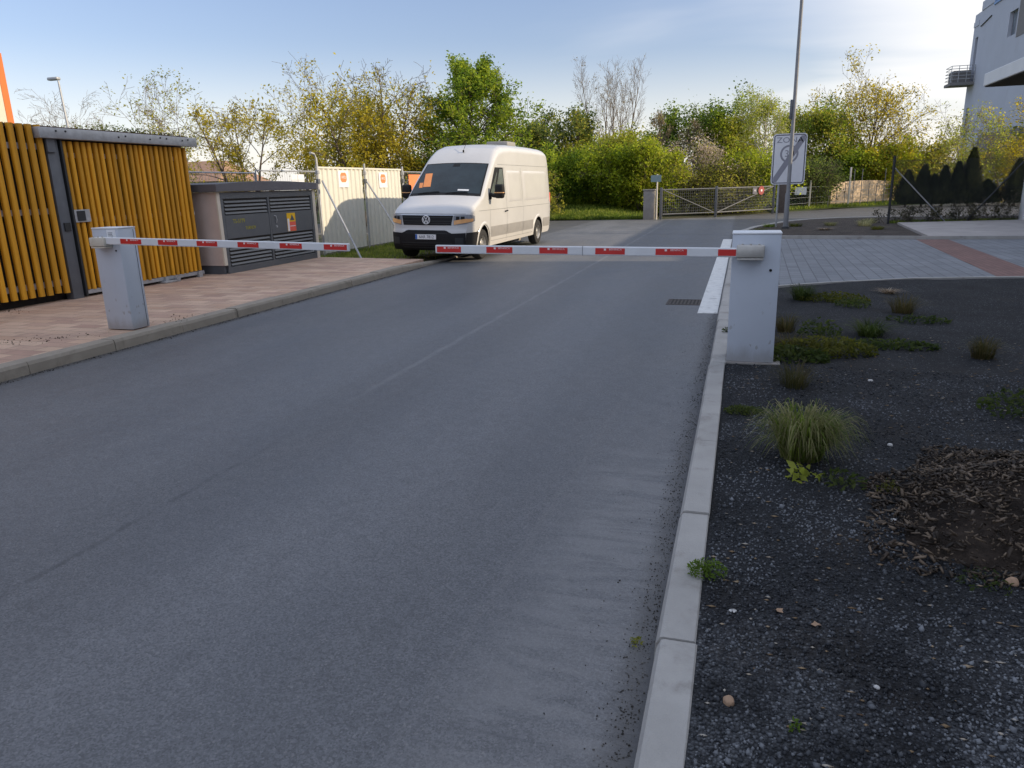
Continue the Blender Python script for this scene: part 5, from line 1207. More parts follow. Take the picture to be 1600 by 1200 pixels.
# ================================================================ TREES
def tree(name, label, base, H, Wd_, seed, leaf, nleaf, lsize, bark='bark', trunk_r=.14, stems=1, first=.18, shape='round', nch=(16, 6, 4), ang=(55, 45, 45), wob=.10, up=.10, sigma=.14,
         group="trees along the junction", cat="tree", bare_top=0.0, leaf2=None, maxl=3, parts=("trunk", "crown"), droop=0.0, spread=0.0, lowfirst=False, pts_all=False, rmin=.0075):
    rs = np.random.RandomState(seed)
    env = dict(round=lambda t: max(.12, math.sin(math.pi * min(1, (t * .88 + .12))) ** .7), conic=lambda t: max(.08, 1.05 - t) ** .75 * min(1, .8 + t * 2.5), vase=lambda t: .35 + .65 * t ** .8 if t < .85 else .8,
               dome=lambda t: max(.15, (1 - t ** 2.2)) ** .6, column=lambda t: .75 * max(.2, 1 - t ** 3))[shape]
    segs = []; tips = []
    def grow(p, d, L, r, lvl):
        n = (9, 6, 4, 3, 3)[lvl]; pts = [p]; dd = d / np.linalg.norm(d)
        for i in range(n):
            dd = dd + rs.normal(0, wob * (1, 1.3, 1.8, 2.0, 2.0)[lvl] * .6, 3); dd[2] += (0.0, up, up * .7, up * .5 - droop, -droop)[lvl] * .35
            dd = dd / np.linalg.norm(dd); p = p + dd * (L / n); pts.append(p)
        pts = np.array(pts); segs.append((pts, r, lvl))
        if lvl >= maxl - 1 or (lvl >= 1 and pts_all): tips.append(pts[1:])
        if lvl < maxl:
            k = nch[lvl]
            for c in range(k):
                st_ = first if lvl == 0 else .22
                t = st_ + (1 - st_) * ((c + rs.uniform(.1, .9)) / k); q = t * n; i = min(int(q), n - 1); o = pts[i] + (pts[i + 1] - pts[i]) * (q - i)
                dv = pts[i + 1] - pts[i]; dv = dv / np.linalg.norm(dv)
                a = R(ang[lvl]) * rs.uniform(.75, 1.2) * ((1.15 - .5 * t) if lvl == 0 else 1)
                az = (c * 2.4 + rs.uniform(-.6, .6)) if lvl == 0 else rs.uniform(0, 6.28)
                u = np.cross(dv, [0, 0, 1.0] if abs(dv[2]) < .95 else [1.0, 0, 0]); u = u / np.linalg.norm(u); w = np.cross(dv, u)
                nd_ = dv * math.cos(a) + (u * math.cos(az) + w * math.sin(az)) * math.sin(a)
                if lvl == 0: ll = (Wd_ / 2 / max(1, stems ** .35)) * env((t - st_) / (1 - st_)) / max(.5, math.sin(a)) * rs.uniform(.75, 1.12)
                else: ll = L * rs.uniform(.38, .62) * (1.1 - .45 * t)
                rr_ = max(.0045, r * (1 - .75 * t) * (.55 if lvl == 0 else .5))
                grow(o, nd_, ll, rr_, lvl + 1)
    B0 = np.array(base, float)
    for s_ in range(stems):
        if stems == 1: d = np.array([rs.normal(0, .04), rs.normal(0, .04), 1.0]); o = B0; h = H * .94
        else:
            a = s_ * 2.4 + rs.uniform(-.4, .4); q = (spread or .45) * math.sqrt((s_ + .5) / stems); d = np.array([math.cos(a) * q, math.sin(a) * q, 1.0]); o = B0 + np.array([math.cos(a), math.sin(a), 0]) * .15 * (1 + spread * 3) * rs.uniform(.3, 1); h = H * rs.uniform(.78, 1.0) / math.sqrt(1 + q * q * .4)
        grow(o, d, h, trunk_r * (1 if stems == 1 else .6), 0)
    root = empty(name, base, label, cat, group)
    V = []; F = []; nb_ = 0
    for pts, r, lvl in segs:
        k = (8, 5, 3, 3, 3)[lvl]; n = len(pts); t = np.linspace(0, 1, n); rad = np.maximum(rmin, r * (1 - .82 * t)) * (1.0 if lvl else 1.0)
        if lvl == 0: rad[0] *= 1.35
        D = np.gradient(pts, axis=0); D /= np.linalg.norm(D, axis=1)[:, None]
        u = np.cross(D, np.where(np.abs(D[:, 2:3]) < .9, [[0, 0, 1.0]], [[1.0, 0, 0]])); u /= np.linalg.norm(u, axis=1)[:, None]; w = np.cross(D, u)
        a = 2 * np.pi * np.arange(k) / k
        ring = pts[:, None, :] + (u[:, None, :] * np.cos(a)[None, :, None] + w[:, None, :] * np.sin(a)[None, :, None]) * rad[:, None, None]
        V.append(ring.reshape(-1, 3)); ii = np.arange(n - 1)[:, None] * k + nb_; jj = np.arange(k)[None, :]; j2 = (jj + 1) % k
        F.append(np.stack([ii + jj, ii + j2, ii + j2 + k, ii + jj + k], -1).reshape(-1, 4)); nb_ += n * k
    np_obj(parts[0], np.concatenate(V), np.concatenate(F), MT[bark], root, smooth=True)
    if nleaf:
        A = np.concatenate(tips)
        if bare_top:
            keep = rs.uniform(size=len(A)) > bare_top * np.clip(((A[:, 2] - B0[2]) / H - .55) / .35, 0, 1); A = A[keep]
        def put(nm, cnt, lm, A):
            # clumps: leaves gather round a share of the twig ends, leaving gaps
            pick = A[rs.randint(0, len(A), max(8, int(cnt / 9)))]
            P = pick[rs.randint(0, len(pick), cnt)] + rs.normal(0, sigma, (cnt, 3)); P[:, 2] = np.maximum(P[:, 2], B0[2] + .05)
            Vv, Ff = leaf_quads(P, np.full(cnt, lsize), rs); np_obj(nm, Vv, Ff, LM[lm], root)
        put(parts[1], nleaf, leaf, A)
        if leaf2: put(leaf2[0], leaf2[1], leaf2[2], A)
    return root
LT = "trees behind the hoarding"; JT = "trees along the junction"; BU = "bushes along the junction"
tree("bare_tree", "thin bare tree behind the street lamp, far left above the slats", (-43.2, 42, 0), 7.0, 5.6, 31, 'bud', 900, .045, 'twig', .13, 3, .25, 'vase', (9, 6, 5), group=LT, spread=.5)
tree("bare_tree", "small bare tree touching the orange building's corner", (-48.2, 42, 0), 6.6, 5.0, 32, 'bud', 500, .045, 'twig', .11, 2, .3, 'vase', (9, 6, 5), group=LT, spread=.4)
tree("gold_leaf_tree", "sparse grey green tree rising right of the slat shelter's beam", (-29.5, 34, 0), 6.2, 6.0, 33, 'olive', 3200, .062, 'twig', .15, 3, .2, 'vase', (11, 6, 4), group=LT, spread=.55, sigma=.18)
tree("gold_leaf_tree", "sparse golden tree with dense yellow clumps above the kiosk's left end", (-21.9, 30, 0), 5.9, 5.0, 34, 'gold', 5200, .062, 'bark', .14, 3, .2, 'round', (11, 6, 4), group=LT, spread=.5, sigma=.16, bare_top=.5)
tree("gold_leaf_tree", "open yellowish tree with forked trunk above the kiosk's right end", (-22.6, 36, 0), 6.6, 6.4, 35, 'gold', 5600, .066, 'bark', .16, 2, .18, 'vase', (12, 6, 4), group=LT, spread=.6, sigma=.19, bare_top=.6)
tree("yellow_green_tree", "big yellow green tree with bare twiggy top above the hoarding", (-16.9, 32, 0), 6.7, 6.6, 36, 'gold', 17000, .070, 'bark', .17, 4, .12, 'round', (14, 7, 4), group=LT, spread=.42, sigma=.22, bare_top=.93, leaf2=("crown_inner", 7000, 'olive'))
tree("cherry_tree", "fresh green broad conical tree right behind the van's roof", (-13.6, 36, 0), 7.2, 8.0, 37, 'green', 25000, .072, 'bark', .17, 1, .02, 'conic', (40, 9, 4), (66, 45, 45), .07, .08, .14, LT, leaf2=("crown_inner", 9000, 'lime'))
tree("willow_bush", "dark green shrub filling the gap behind the white van under the conical tree", (-13.6, 34.5, 0), 3.6, 6.0, 60, 'green', 11000, .075, 'bark', .07, 7, .05, 'round', (10, 6, 4), group=BU, cat="bush", spread=.8, sigma=.26, leaf2=("crown_inner", 6000, 'dark'))
tree("round_bush_tree", "dark rounded tree standing behind the van's tail", (-10.5, 44, .4), 5.2, 4.1, 38, 'dark', 15000, .085, 'bark', .13, 5, .1, 'round', (12, 6, 4), group=JT, spread=.55, sigma=.26, leaf2=("crown_inner", 6000, 'olive'))
tree("bare_tall_tree", "tall bare tree with several upright stems above the bushes", (-7.75, 46, .3), 7.2, 4.2, 39, 'bud', 1500, .04, 'twig', .15, 5, .25, 'vase', (14, 7, 5), (34, 32, 38), .05, .35, .1, JT, spread=.32, rmin=.005)
tree("willow_bush", "large yellow green bush left of the concrete pillar, nearest the road", (-6.4, 40.6, .25), 3.0, 4.4, 40, 'lime', 15000, .07, 'bark', .06, 7, .06, 'round', (10, 6, 4), group=BU, cat="bush", spread=.65, sigma=.22, up=.2, leaf2=("crown_inner", 6000, 'green'))
tree("willow_bush", "mid green bush behind the van's rear corner", (-8.7, 41.5, .6), 2.4, 3.2, 41, 'green', 13000, .07, 'bark', .06, 7, .06, 'round', (10, 6, 4), group=BU, cat="bush", spread=.65, sigma=.24, up=.2, leaf2=("crown_inner", 6000, 'lime'))
tree("willow_bush", "tall olive bush under the bare tall tree", (-7.3, 42.5, .3), 3.7, 4.6, 42, 'olive', 13000, .08, 'bark', .07, 7, .06, 'round', (10, 6, 4), group=BU, cat="bush", spread=.6, sigma=.26, leaf2=("crown_inner", 7000, 'lime'))
tree("willow_bush", "low spreading bush at the foot of the green bank, beside the van's tail", (-11.0, 37.3, .2), 1.7, 4.0, 43, 'olive', 8000, .06, 'bark', .05, 7, .04, 'round', (9, 5, 3), group=BU, cat="bush", spread=.9, sigma=.2, leaf2=("crown_inner", 3000, 'green'))
tree("willow_bush", "yellow green bush leaning over the pillar's name sign", (-4.9, 40.0, .1), 3.6, 3.2, 44, 'lime', 9000, .075, 'bark', .05, 6, .06, 'round', (10, 6, 4), group=BU, cat="bush", spread=.5, sigma=.22, leaf2=("crown_inner", 3500, 'olive'))
tree("brown_tree", "brownish nearly bare tree with dark twin trunks behind the left gate leaf", (-4.2, 45.5, 0), 5.8, 3.4, 45, 'bud', 2600, .05, 'bark', .14, 2, .15, 'column', (16, 7, 4), (45, 40, 40), .08, .2, .12, JT, spread=.18)
tree("blossom_tree", "pale pink blossoming tree behind the gate", (-2.9, 43.5, 0), 3.9, 3.9, 46, 'blossom', 4600, .052, 'bark', .10, 3, .12, 'round', (11, 6, 4), group=JT, spread=.6, sigma=.2, leaf2=("crown_leaves", 1800, 'olive'))
tree("oak_tree", "dense dark green tree behind the blossoming one", (-2.6, 50, 0), 5.4, 5.2, 47, 'green', 10500, .085, 'bark', .16, 2, .15, 'round', (14, 6, 4), group=JT, spread=.3, sigma=.27, leaf2=("crown_inner", 7000, 'dark'))
tree("oak_tree", "olive green tree with a pale thin trunk over the middle of the gate", (-.9, 49, 0), 5.0, 4.2, 48, 'olive', 9500, .080, 'twig', .13, 2, .2, 'round', (13, 6, 4), group=JT, spread=.25, sigma=.24, leaf2=("crown_inner", 5500, 'lime'))
tree("birch_tree", "birch with white trunk and airy light green crown left of the zone sign", (1.08, 45.5, 0), 5.5, 2.9, 49, 'birch', 7500, .052, 'birch', .12, 1, .3, 'round', (18, 7, 5), (45, 45, 50), .07, .1, .16, JT, droop=.5)
tree("willow_bush", "bright lime bush above the right gate leaf", (.3, 43.0, 0), 2.7, 4.2, 50, 'lime', 12000, .07, 'bark', .05, 7, .06, 'round', (10, 6, 4), group=BU, cat="bush", spread=.75, sigma=.22)
tree("willow_bush", "dull brownish green bush seen through the gate", (-1.2, 41.3, 0), 1.7, 4.6, 51, 'olive', 9000, .06, 'bark', .05, 8, .04, 'round', (9, 5, 3), group=BU, cat="bush", spread=1.1, sigma=.22, leaf2=("crown_inner", 5000, 'reddish'))
tree("willow_bush", "grey green scrub under the zone sign behind the white board", (3.3, 46.0, .1), 2.6, 3.6, 52, 'dark', 9000, .06, 'bark', .05, 7, .06, 'round', (9, 6, 3), group=BU, cat="bush", spread=.7, sigma=.22, leaf2=("crown_inner", 4000, 'rose'))
tree("olive_tree", "olive green tree directly right of the zone sign", (4.5, 54, 0), 5.9, 4.8, 53, 'olive', 12500, .085, 'bark', .14, 3, .12, 'round', (13, 6, 4), group=JT, spread=.3, sigma=.27, leaf2=("crown_inner", 6500, 'green'))
tree("gold_crown_tree", "large airy golden tree with dark trunk above the tan wall", (7.4, 56, 0), 6.4, 7.6, 54, 'gold', 7200, .08, 'bark', .21, 3, .18, 'round', (14, 7, 5), (50, 42, 42), .09, .14, .24, JT, spread=.3, bare_top=.35)
tree("willow_bush", "golden yellow bush just above the tan wall", (8.3, 53.5, 0), 3.5, 5.0, 55, 'lime', 11000, .08, 'bark', .06, 7, .06, 'round', (10, 6, 4), group=BU, cat="bush", spread=.65, sigma=.26, leaf2=("crown_inner", 5500, 'gold'))
tree("willow_bush", "green bush left of the tan wall below the golden tree", (5.6, 53.2, 0), 3.0, 4.0, 56, 'green', 9500, .08, 'bark', .06, 6, .06, 'round', (10, 6, 4), group=BU, cat="bush", spread=.65, sigma=.26, leaf2=("crown_inner", 3500, 'lime'))
tree("willow_bush", "low hazy olive bush between the golden tree and the office building", (11.6, 57, 0), 3.7, 5.0, 57, 'olive', 6500, .085, 'twig', .07, 6, .08, 'round', (10, 6, 4), group=BU, cat="bush", spread=.6, sigma=.28, leaf2=("crown_inner", 1500, 'gold'))
tree("young_tree", "thin young tree with scattered yellow leaves before the office building's left corner", (12.7, 50.5, 0), 4.3, 3.6, 58, 'birch', 3300, .066, 'twig', .10, 3, .12, 'vase', (12, 6, 4), group=JT, spread=.5, sigma=.2)
tree("young_tree", "thin young tree with gold leaves at the right edge before the office building", (14.9, 50.8, 0), 4.5, 4.0, 59, 'gold', 4200, .07, 'twig', .10, 3, .12, 'vase', (12, 6, 4), group=JT, spread=.5, sigma=.2)

# thuja row
def thuja(x, y, h, w, seed, label):
    rs = np.random.RandomState(seed); root = empty("thuja", (x, y, .05), label, "conifer", "dark thujas beyond the chain link fence")
    MB().tube([(x, y, 0), (x, y, h * .8)], [.06, .01], 6).build("trunk", MT['bark'], root)
    h *= .93; n = int(2600 * h * w / 2); t = rs.uniform(0, 1, n) ** .9; a = rs.uniform(0, 6.283, n)
    rad = (w / 2) * np.clip((1 - t) ** .75 * (.75 + .4 * np.minimum(1, t * 6)), .02, 1) * (1 + .16 * np.sin(3 * a + seed + 5 * t) + .10 * np.sin(5 * a + 17 * t + seed) + .07 * np.sin(41 * t + 2 * a)) * rs.uniform(.40, 1.12, n) ** .6
    P = np.stack([x + rad * np.cos(a), y + rad * np.sin(a), .12 + t * (h - .15)], 1)
    hh = rs.uniform(.10, .26, n); V, F = blades(P, hh, hh * rs.uniform(.2, .7, n), np.full(n, .06), rs, 2, .1, a); np_obj("crown", V, F, LM['conifer'], root)
for (x, y, h, w, l) in ((8.55, 46, 2.0, 1.35, "leftmost dark thuja beside the chain link fence post"), (9.35, 46.1, 2.3, 1.3, "dark thuja second from the chain link fence post"), (9.85, 46.0, 1.75, 1.1, "lowest dark thuja in the gap of the row"),
                        (10.35, 46.1, 2.2, 1.2, "dark thuja left of the two pointed ones"), (10.95, 46.0, 2.4, 1.15, "pointed dark thuja just left of the tallest"), (11.6, 46.1, 3.15, 1.35, "tallest dark thuja in the row"),
                        (12.5, 46.4, 1.35, 1.7, "squat dark thuja right of the tallest"), (13.75, 46.0, 2.45, 1.5, "dark thuja at the right edge behind the slanting brace")):
    thuja(x, y, h, w, int(x * 10), l)
# woodland closing the horizon
rs = np.random.RandomState(77); n = 26000
x = rs.uniform(-14, 40, n); top = 2.6 + 1.2 * np.sin(x * .7) + .7 * np.sin(x * 1.9 + 1) + np.where(x > 15, 1.0, 0)
P = np.stack([x, rs.uniform(62, 70, n), rs.uniform(0, 1, n) ** .8 * top], 1)
V, F = leaf_quads(P, np.full(n, .17), rs); o = np_obj("woodland", V, F, LM['olive']); o["kind"] = "stuff"

# ================================================================ PLANTS IN THE BEDS
PG = "plants in the dark gravel bed"
def tuft(name, label, x, y, h, rad, n, leafm, seed, width=.006, lean=.7, droop=.55, seg=4, cat="grass tuft", group=PG, z=None, spread=.35):
    rs = np.random.RandomState(seed); z = bed_z(x, y) - .005 if z is None else z
    root = empty(name, (x, y, z), label, cat, group)
    a = rs.uniform(0, 6.283, n); r = rad * spread * np.sqrt(rs.uniform(0, 1, n)); P = np.stack([x + r * np.cos(a), y + r * np.sin(a), np.full(n, z)], 1)
    hh = h * rs.uniform(.45, 1.1, n); ln_ = rad * rs.uniform(.25, 1.15, n) * lean
    V, F = blades(P, hh, ln_, width * rs.uniform(.6, 1.3, n), rs, seg, droop, a + rs.normal(0, .35, n)); np_obj("blades", V, F, LM[leafm], root, smooth=True); return root
def weed(name, label, x, y, rad, h, n, leafm, seed, size=.02, cat="weed", group=PG, sx=1.0, sy=1.0, z=None):
    rs = np.random.RandomState(seed); z = bed_z(x, y) if z is None else z
    root = empty(name, (x, y, z), label, cat, group)
    st_ = MB(); k = max(4, n // 25)
    for q in range(k):
        a = rs.uniform(0, 6.28); rr_ = rad * rs.uniform(.3, 1); st_.tube([(x, y, z - .01), (x + sx * rr_ * .5 * math.cos(a), y + sy * rr_ * .5 * math.sin(a), z + h * .6), (x + sx * rr_ * math.cos(a), y + sy * rr_ * math.sin(a), z + h * rs.uniform(.3, 1))], .0018, 4)
    st_.build("stems", LM[leafm], root)
    a = rs.uniform(0, 6.283, n); r = rad * np.sqrt(rs.uniform(0.02, 1, n)); P = np.stack([x + sx * r * np.cos(a), y + sy * r * np.sin(a), z + h * rs.uniform(.1, 1, n) * (1.05 - .6 * (r / rad) ** 2)], 1)
    V, F = leaf_quads(P, np.full(n, size), rs, .42); np_obj("leaves", V, F, LM[leafm], root); return root
# the big variegated clump: arching, swept over to the right
def big_clump():
    rs = np.random.RandomState(5); x0, y0 = .43, 4.42; z = bed_z(x0, y0); root = empty("ornamental_grass", (x0, y0, z), "large arching clump of pale striped grass near the kerb", "grass tuft", PG)
    for nm, m_, n, w in (("blades", 'straw', 560, .0095), ("inner_blades", 'grass', 380, .008)):
        a = rs.uniform(0, 6.283, n); r = .09 * np.sqrt(rs.uniform(0, 1, n)); P = np.stack([x0 - .02 + 1.3 * r * np.cos(a), y0 + r * np.sin(a), np.full(n, z)], 1)
        hh = rs.uniform(.30, .70, n); ln_ = rs.uniform(.07, .31, n); a2 = a + rs.normal(0, .5, n); sw = rs.uniform(size=n) < .35; a2[sw] = rs.normal(-.25, .5, sw.sum())
        V, F = blades(P, hh, ln_, w * rs.uniform(.6, 1.3, n), rs, 6, .74, a2, 1.15); np_obj(nm, V, F, LM[m_], root, smooth=True)
    return root
big_clump()
tuft("grass_tuft", "thin dull grass tuft between the barrier cabinet and the big clump", .47, 6.05, .36, .30, 190, 'reddish', 61, .005, .8)
tuft("grass_tuft", "dark upright grass tuft alone on the gravel at the right", 2.16, 7.45, .34, .26, 260, 'reddish', 62, .006, .7)
tuft("grass_tuft", "brownish grass tuft leaning on the cabinet's right side", .52, 8.4, .36, .26, 200, 'reddish', 63, .006, .7)
tuft("grass_tuft", "tall dark green tuft behind the cabinet by the paving edge", .85, 10.7, .38, .34, 330, 'weed', 64, .008, .7)
tuft("grass_tuft", "fan of dark green leaves in the middle of the gravel bed", 1.35, 8.3, .30, .34, 240, 'weed', 65, .010, .9)
tuft("grass_tuft", "reddish brown wispy tuft behind the fan of green leaves", 1.93, 9.8, .40, .36, 240, 'reddish', 66, .006, .8)
tuft("grass_tuft", "low ochre tuft at the driveway edging", 2.05, 11.5, .13, .22, 150, 'litter', 67, .008, 1.0)
tuft("grass_tuft", "small olive tuft close behind the cabinet's foot", .50, 7.45, .30, .30, 240, 'reddish', 68, .007, .8)
weed("creeping_weed", "yellow green creeping weed right of the tall dark tuft", 1.22, 10.65, .36, .12, 520, 'weedy', 71, .026, sx=1.3, sy=.7)
weed("creeping_weed", "broad yellow green mound of weed beside the cabinet", .82, 7.35, .40, .17, 900, 'weedy', 72, .026, sx=1.15, sy=.6)
weed("creeping_weed", "dark green leafy weed hugging the cabinet's foot", .50, 7.05, .34, .12, 520, 'weed', 73, .03, sx=1, sy=.7)
weed("creeping_weed", "flat green weed trailing to the right of the yellow mound", 1.42, 7.75, .40, .08, 360, 'weed', 74, .03, sx=1.2, sy=.45)
weed("creeping_weed", "small leafy weed between the tall tuft and the reddish tuft", 1.42, 10.2, .22, .10, 190, 'weed', 75, .026)
weed("creeping_weed", "flat weed in front of the reddish tuft", 1.98, 9.2, .34, .07, 190, 'weed', 76, .026, sy=.6)
weed("creeping_weed", "upright leafy weed behind the yellow mound", .84, 8.15, .22, .20, 230, 'weed', 77, .026)
weed("creeping_weed", "little green patch of moss at the kerb left of the big grass clump", .09, 5.28, .11, .05, 420, 'weed', 78, .012, sx=1.3, sy=.8)
weed("creeping_weed", "dark green weed at the right edge of the photo", 1.98, 5.7, .30, .16, 320, 'weed', 79, .026)
weed("creeping_weed", "weed with round leaves under the big grass clump's right side", .60, 4.05, .12, .08, 90, 'weed', 80, .02)
weed("creeping_weed", "single broad light leaf weed in front of the big grass clump", .40, 4.10, .10, .08, 26, 'birch', 81, .035)
weed("creeping_weed", "tiny sprout at the left tip of the wood chips", .81, 3.98, .06, .08, 50, 'weedy', 82, .012)
weed("creeping_weed", "faint low weed below the wood chips", 1.03, 3.12, .11, .03, 70, 'weed', 83, .012)
weed("creeping_weed", "tiny yellow green sprout in the pale gravel nearest the camera", .235, 2.02, .025, .035, 16, 'fern', 84, .010)
weed("fern_weed", "bright feathery green weed growing over the kerb", -.06, 2.86, .075, .075, 330, 'fern', 85, .009, sx=1.1, sy=.7, z=.10)
weed("creeping_weed", "small weed in the kerb joint beside the cabinet", -.085, 8.15, .06, .07, 60, 'weed', 86, .018, z=.09)
weed("creeping_weed", "tiny dry weed in the gutter at the kerb foot", -.30, 2.45, .03, .02, 40, 'olive', 87, .007, z=.004)
IG = "tufts in the island bed"
for k, (x, y, h, rad, lm, l) in enumerate(((1.75, 27.2, .22, .32, 'weedy', "yellow green tuft at the lamp post's foot"), (.9, 27.0, .2, .3, 'grass', "green tuft left of the thin sign post"), (2.9, 27.6, .22, .3, 'straw', "straw tuft in the middle of the island"), (3.9, 27.2, .34, .36, 'straw', "pale upright tuft right of the island's middle"),
                                           (4.0, 25.3, .2, .32, 'weedy', "low tuft near the apron's corner"), (2.5, 25.2, .12, .26, 'litter', "dry ochre tuft nearest the driveway kerb"), (4.3, 29.0, .3, .4, 'straw', "pale tuft beside the chain link fence post"), (.6, 25.2, .13, .3, 'weedy', "low grass at the island's curved kerb"))):
    tuft("grass_tuft", l, x, y, h, rad, 170, lm, 100 + k, .014, .9, .5, 3, group=IG, z=.10, spread=.6)
for k, (x, y, h, l) in enumerate(((5.2, 28.55, .55, "leggy rose bush next to the chain link fence post"), (5.9, 28.8, .45, "rose bush left of the pale brace's foot"), (6.6, 29.0, .75, "rose bush at the pale brace's foot"), (7.35, 29.2, .5, "rose bush at the dark brace's foot"), (7.95, 29.3, .65, "rose bush nearest the white pillar"), (8.5, 29.9, .95, "tallest rose bush behind the white pillar"))):
    tree("rose_bush", l, (x, y, .1), h, .7, 200 + k, 'rose', 420, .035, 'bark', .014, 6, .1, 'round', (6, 4, 2), group="rose bushes along the chain link fence", cat="bush", spread=.8, sigma=.07, parts=("stems", "leaves"), maxl=2, rmin=.003)
def strip_sample(rs, n):
    x = rs.uniform(4.9, 9.0, n); y = 28.35 + (x - 4.77) * .225 + rs.uniform(.0, .9, n); return np.stack([x, y, np.full(n, .1)], 1)
grass_stuff("fence_grass", strip_sample, 3200, .16, LM['grass'], 9, .9, .016)

# ================================================================ GRAVEL, WOOD CHIPS, GRIT
rs = np.random.RandomState(1); n = 27000
y = 1.3 + rs.uniform(0, 1, n) ** 1.7 * 5.5; x = -.06 + rs.uniform(0, 1, n) * np.minimum(2.6, .35 + y * .45)
s = rs.uniform(.0032, .0085, n) * (1 + .7 * (rs.uniform(size=n) < .06)); z = np.array([bed_z(a, b) for a, b in zip(x, y)]) + s * .25
V, F = scatter(OCT_V, OCT_F, np.stack([x, y, z], 1), s[:, None] * rs.uniform(.6, 1.25, (n, 3)), rots(n, rs), rs)
o = np_obj("gravel", V, F, LM['pebble']); o["kind"] = "stuff"
n = 650; y = 1.4 + rs.uniform(0, 1, n) * 7; x = -.05 + rs.uniform(0, 1, n) * np.minimum(3.0, .35 + y * .45); s = rs.uniform(.006, .014, n)
V, F = scatter(OCT_V, OCT_F, np.stack([x, y, np.array([bed_z(a, b) for a, b in zip(x, y)]) + .004], 1), s[:, None] * np.stack([rs.uniform(.6, 1.8, n), rs.uniform(.4, .8, n), np.full(n, .25)], 1), np.stack([np.eye(3)] * n), rs)
o = np_obj("bed_litter", V, F, LM['litter']); o["kind"] = "stuff"

# mound of wood chips
mc = (1.62, 3.95)
def mound_r(a): return 1 + .16 * math.sin(2 * a + .6) + .12 * math.sin(3 * a + 2) + .07 * math.sin(7 * a)
mm = MB(); mm.grid(lambda a, q: (mc[0] + .84 * q * mound_r(a) * math.cos(a), mc[1] + .80 * q * mound_r(a) * math.sin(a), bed_z(mc[0], mc[1]) - .02 + .20 * (1 - q * q) ** 1.2 + .015 * math.sin(9 * a) * q * (1 - q)), lin(0, 2 * math.pi, 60), lin(.001, 1.06, 16))
o = mm.build("mulch_heap", MT['mulch'], origin=(mc[0], mc[1], .07), smooth=60); tag(o, "dark heap of earth under the wood chips at the right edge", "mulch heap")
n = 8500; a = rs.uniform(0, 6.283, n); q = np.sqrt(rs.uniform(0, 1.25, n)); mr = np.array([mound_r(v) for v in a])
P = np.stack([mc[0] + .84 * q * mr * np.cos(a), mc[1] + .80 * q * mr * np.sin(a), .083 + .20 * np.clip(1 - q * q, 0, 1) ** 1.2 + rs.uniform(0, .018, n)], 1)
big = rs.uniform(size=n) ** 3; S = np.stack([.004 + .022 * big, .0016 + .005 * big, .0015 + .003 * rs.uniform(size=n)], 1)
yaw = rs.uniform(0, 6.283, n); pit = rs.normal(0, .38, n); cy, sy, cp, sp_ = np.cos(yaw), np.sin(yaw), np.cos(pit), np.sin(pit)
Rm = np.stack([cy * cp, -sy, cy * sp_, sy * cp, cy, sy * sp_, -sp_, 0 * yaw, cp], 1).reshape(n, 3, 3)
V, F = scatter(BOX_V, BOX_F, P, S, Rm, rs, .35); o = np_obj("wood_chips", V, F, LM['chip']); o["kind"] = "stuff"

# grit along the kerb feet
n = 2600; y = 1.2 + rs.uniform(0, 1, n) ** 1.4 * 9; x = -.235 - np.abs(rs.normal(0, .055, n)) - (rs.uniform(size=n) < .08) * rs.uniform(0, .25, n); s = rs.uniform(.0016, .0052, n)
n2 = 1500; y2 = rs.uniform(3.5, 15, n2); x2 = -6.70 + np.abs(rs.normal(0, .045, n2)); s2 = rs.uniform(.003, .010, n2)
X_ = np.concatenate([x, x2]); Y_ = np.concatenate([y, y2]); S_a = np.concatenate([s, s2])
V, F = scatter(OCT_V, OCT_F, np.stack([X_, Y_, S_a * .3], 1), S_a[:, None] * rs.uniform(.5, 1.2, (n + n2, 3)), rots(n + n2, rs), rs); o = np_obj("gutter_grit", V, F, LM['grit']); o["kind"] = "stuff"
n = 120; cl = np.array([(-7.55, 6.35), (-7.35, 6.6), (-6.95, 7.55), (-7.9, 6.2), (-7.1, 8.0), (-10.0, 7.9)]); P = cl[rs.randint(0, len(cl), n)] + rs.normal(0, .12, (n, 2))
s = rs.uniform(.004, .015, n); V, F = scatter(OCT_V, OCT_F, np.stack([P[:, 0], P[:, 1], np.full(n, .123)], 1), s[:, None] * np.stack([rs.uniform(.6, 1.8, n), rs.uniform(.4, 1, n), np.full(n, .3)], 1), rots(n, rs), rs)
o = np_obj("pavement_crumbs", V, F, LM['rose']); o["kind"] = "stuff"

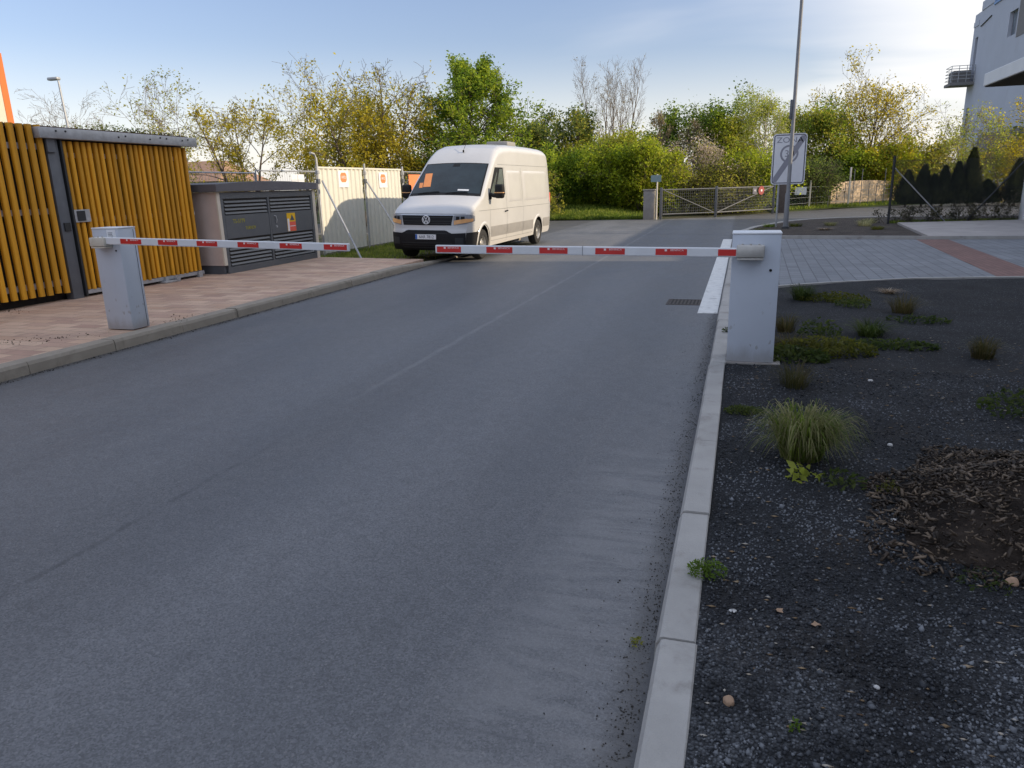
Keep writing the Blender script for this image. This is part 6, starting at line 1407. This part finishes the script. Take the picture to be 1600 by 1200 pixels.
# single stones
def stone(label, x, y, s, m, seed, flat=.6, name="stone"):
    import bmesh
    bm = bmesh.new(); bmesh.ops.create_icosphere(bm, subdivisions=3, radius=1.0); rr = random.Random(seed); ph = [rr.uniform(0, 6) for _ in range(6)]
    for v in bm.verts:
        c = v.co; k = 1 + .14 * math.sin(2.3 * c.x + ph[0]) + .12 * math.sin(2.9 * c.y + ph[1]) + .08 * math.sin(4.1 * c.z + ph[2]) + .05 * math.sin(7 * c.x + 5 * c.y + ph[3])
        v.co = Vector((c.x * k * s * rr.choice((1,)), c.y * k * s * .8, c.z * k * s * flat))
    me = bpy.data.meshes.new(name); bm.to_mesh(me); bm.free(); me.polygons.foreach_set("use_smooth", np.ones(len(me.polygons), dtype=bool))
    o = link(name, me, m); o.location = (x, y, bed_z(x, y) + s * flat * .55); o.rotation_euler = (0, 0, rr.uniform(0, 3)); tag(o, label, "stone", "stones lying on the gravel"); return o
stone("brown stone lying on the pale gravel near the kerb", .04, 2.09, .021, MT['brownstone'], 1)
stone("flat white stone on the gravel right of the bright weed", .045, 2.62, .014, MT['whitestone'], 2, .35)
stone("round tan stone at the lower edge of the wood chips", 1.13, 3.13, .026, MT['brownstone'], 3, .7)
stone("white stone on the gravel left of the wood chips", .78, 3.62, .020, MT['whitestone'], 4, .4)
stone("larger pale stone right of the dull grass tuft", 1.07, 6.35, .024, MT['whitestone'], 5, .4)
stone("small pale round pebble in the gravel nearest the right bottom corner", .50, 2.28, .010, MT['whitestone'], 6, .7)
stone("pale pebble on the gravel right of the big grass clump", .95, 4.75, .016, MT['whitestone'], 7, .5)
lf = MB()
for q, (x, y) in enumerate(((.215, 2.66), (.345, 2.60))):
    m_ = MB(); a0 = q * 1.3; pts = []
    for k in range(10):
        a = 2 * math.pi * k / 10; r = .020 * (1 if k % 2 else .62); pts.append((x + r * math.cos(a + a0), y + r * .8 * math.sin(a + a0), bed_z(x, y) + .010 + .004 * math.sin(2 * a)))
    m_.add(pts, [tuple(range(10))]); o = m_.build("dry_leaf", MT['brownstone'], origin=(x, y, bed_z(x, y)), solid=.0008); tag(o, ("curled tan leaf on the gravel, left of two" if q == 0 else "curled tan leaf on the gravel, right of two"), "dry leaf", "dry leaves on the gravel")
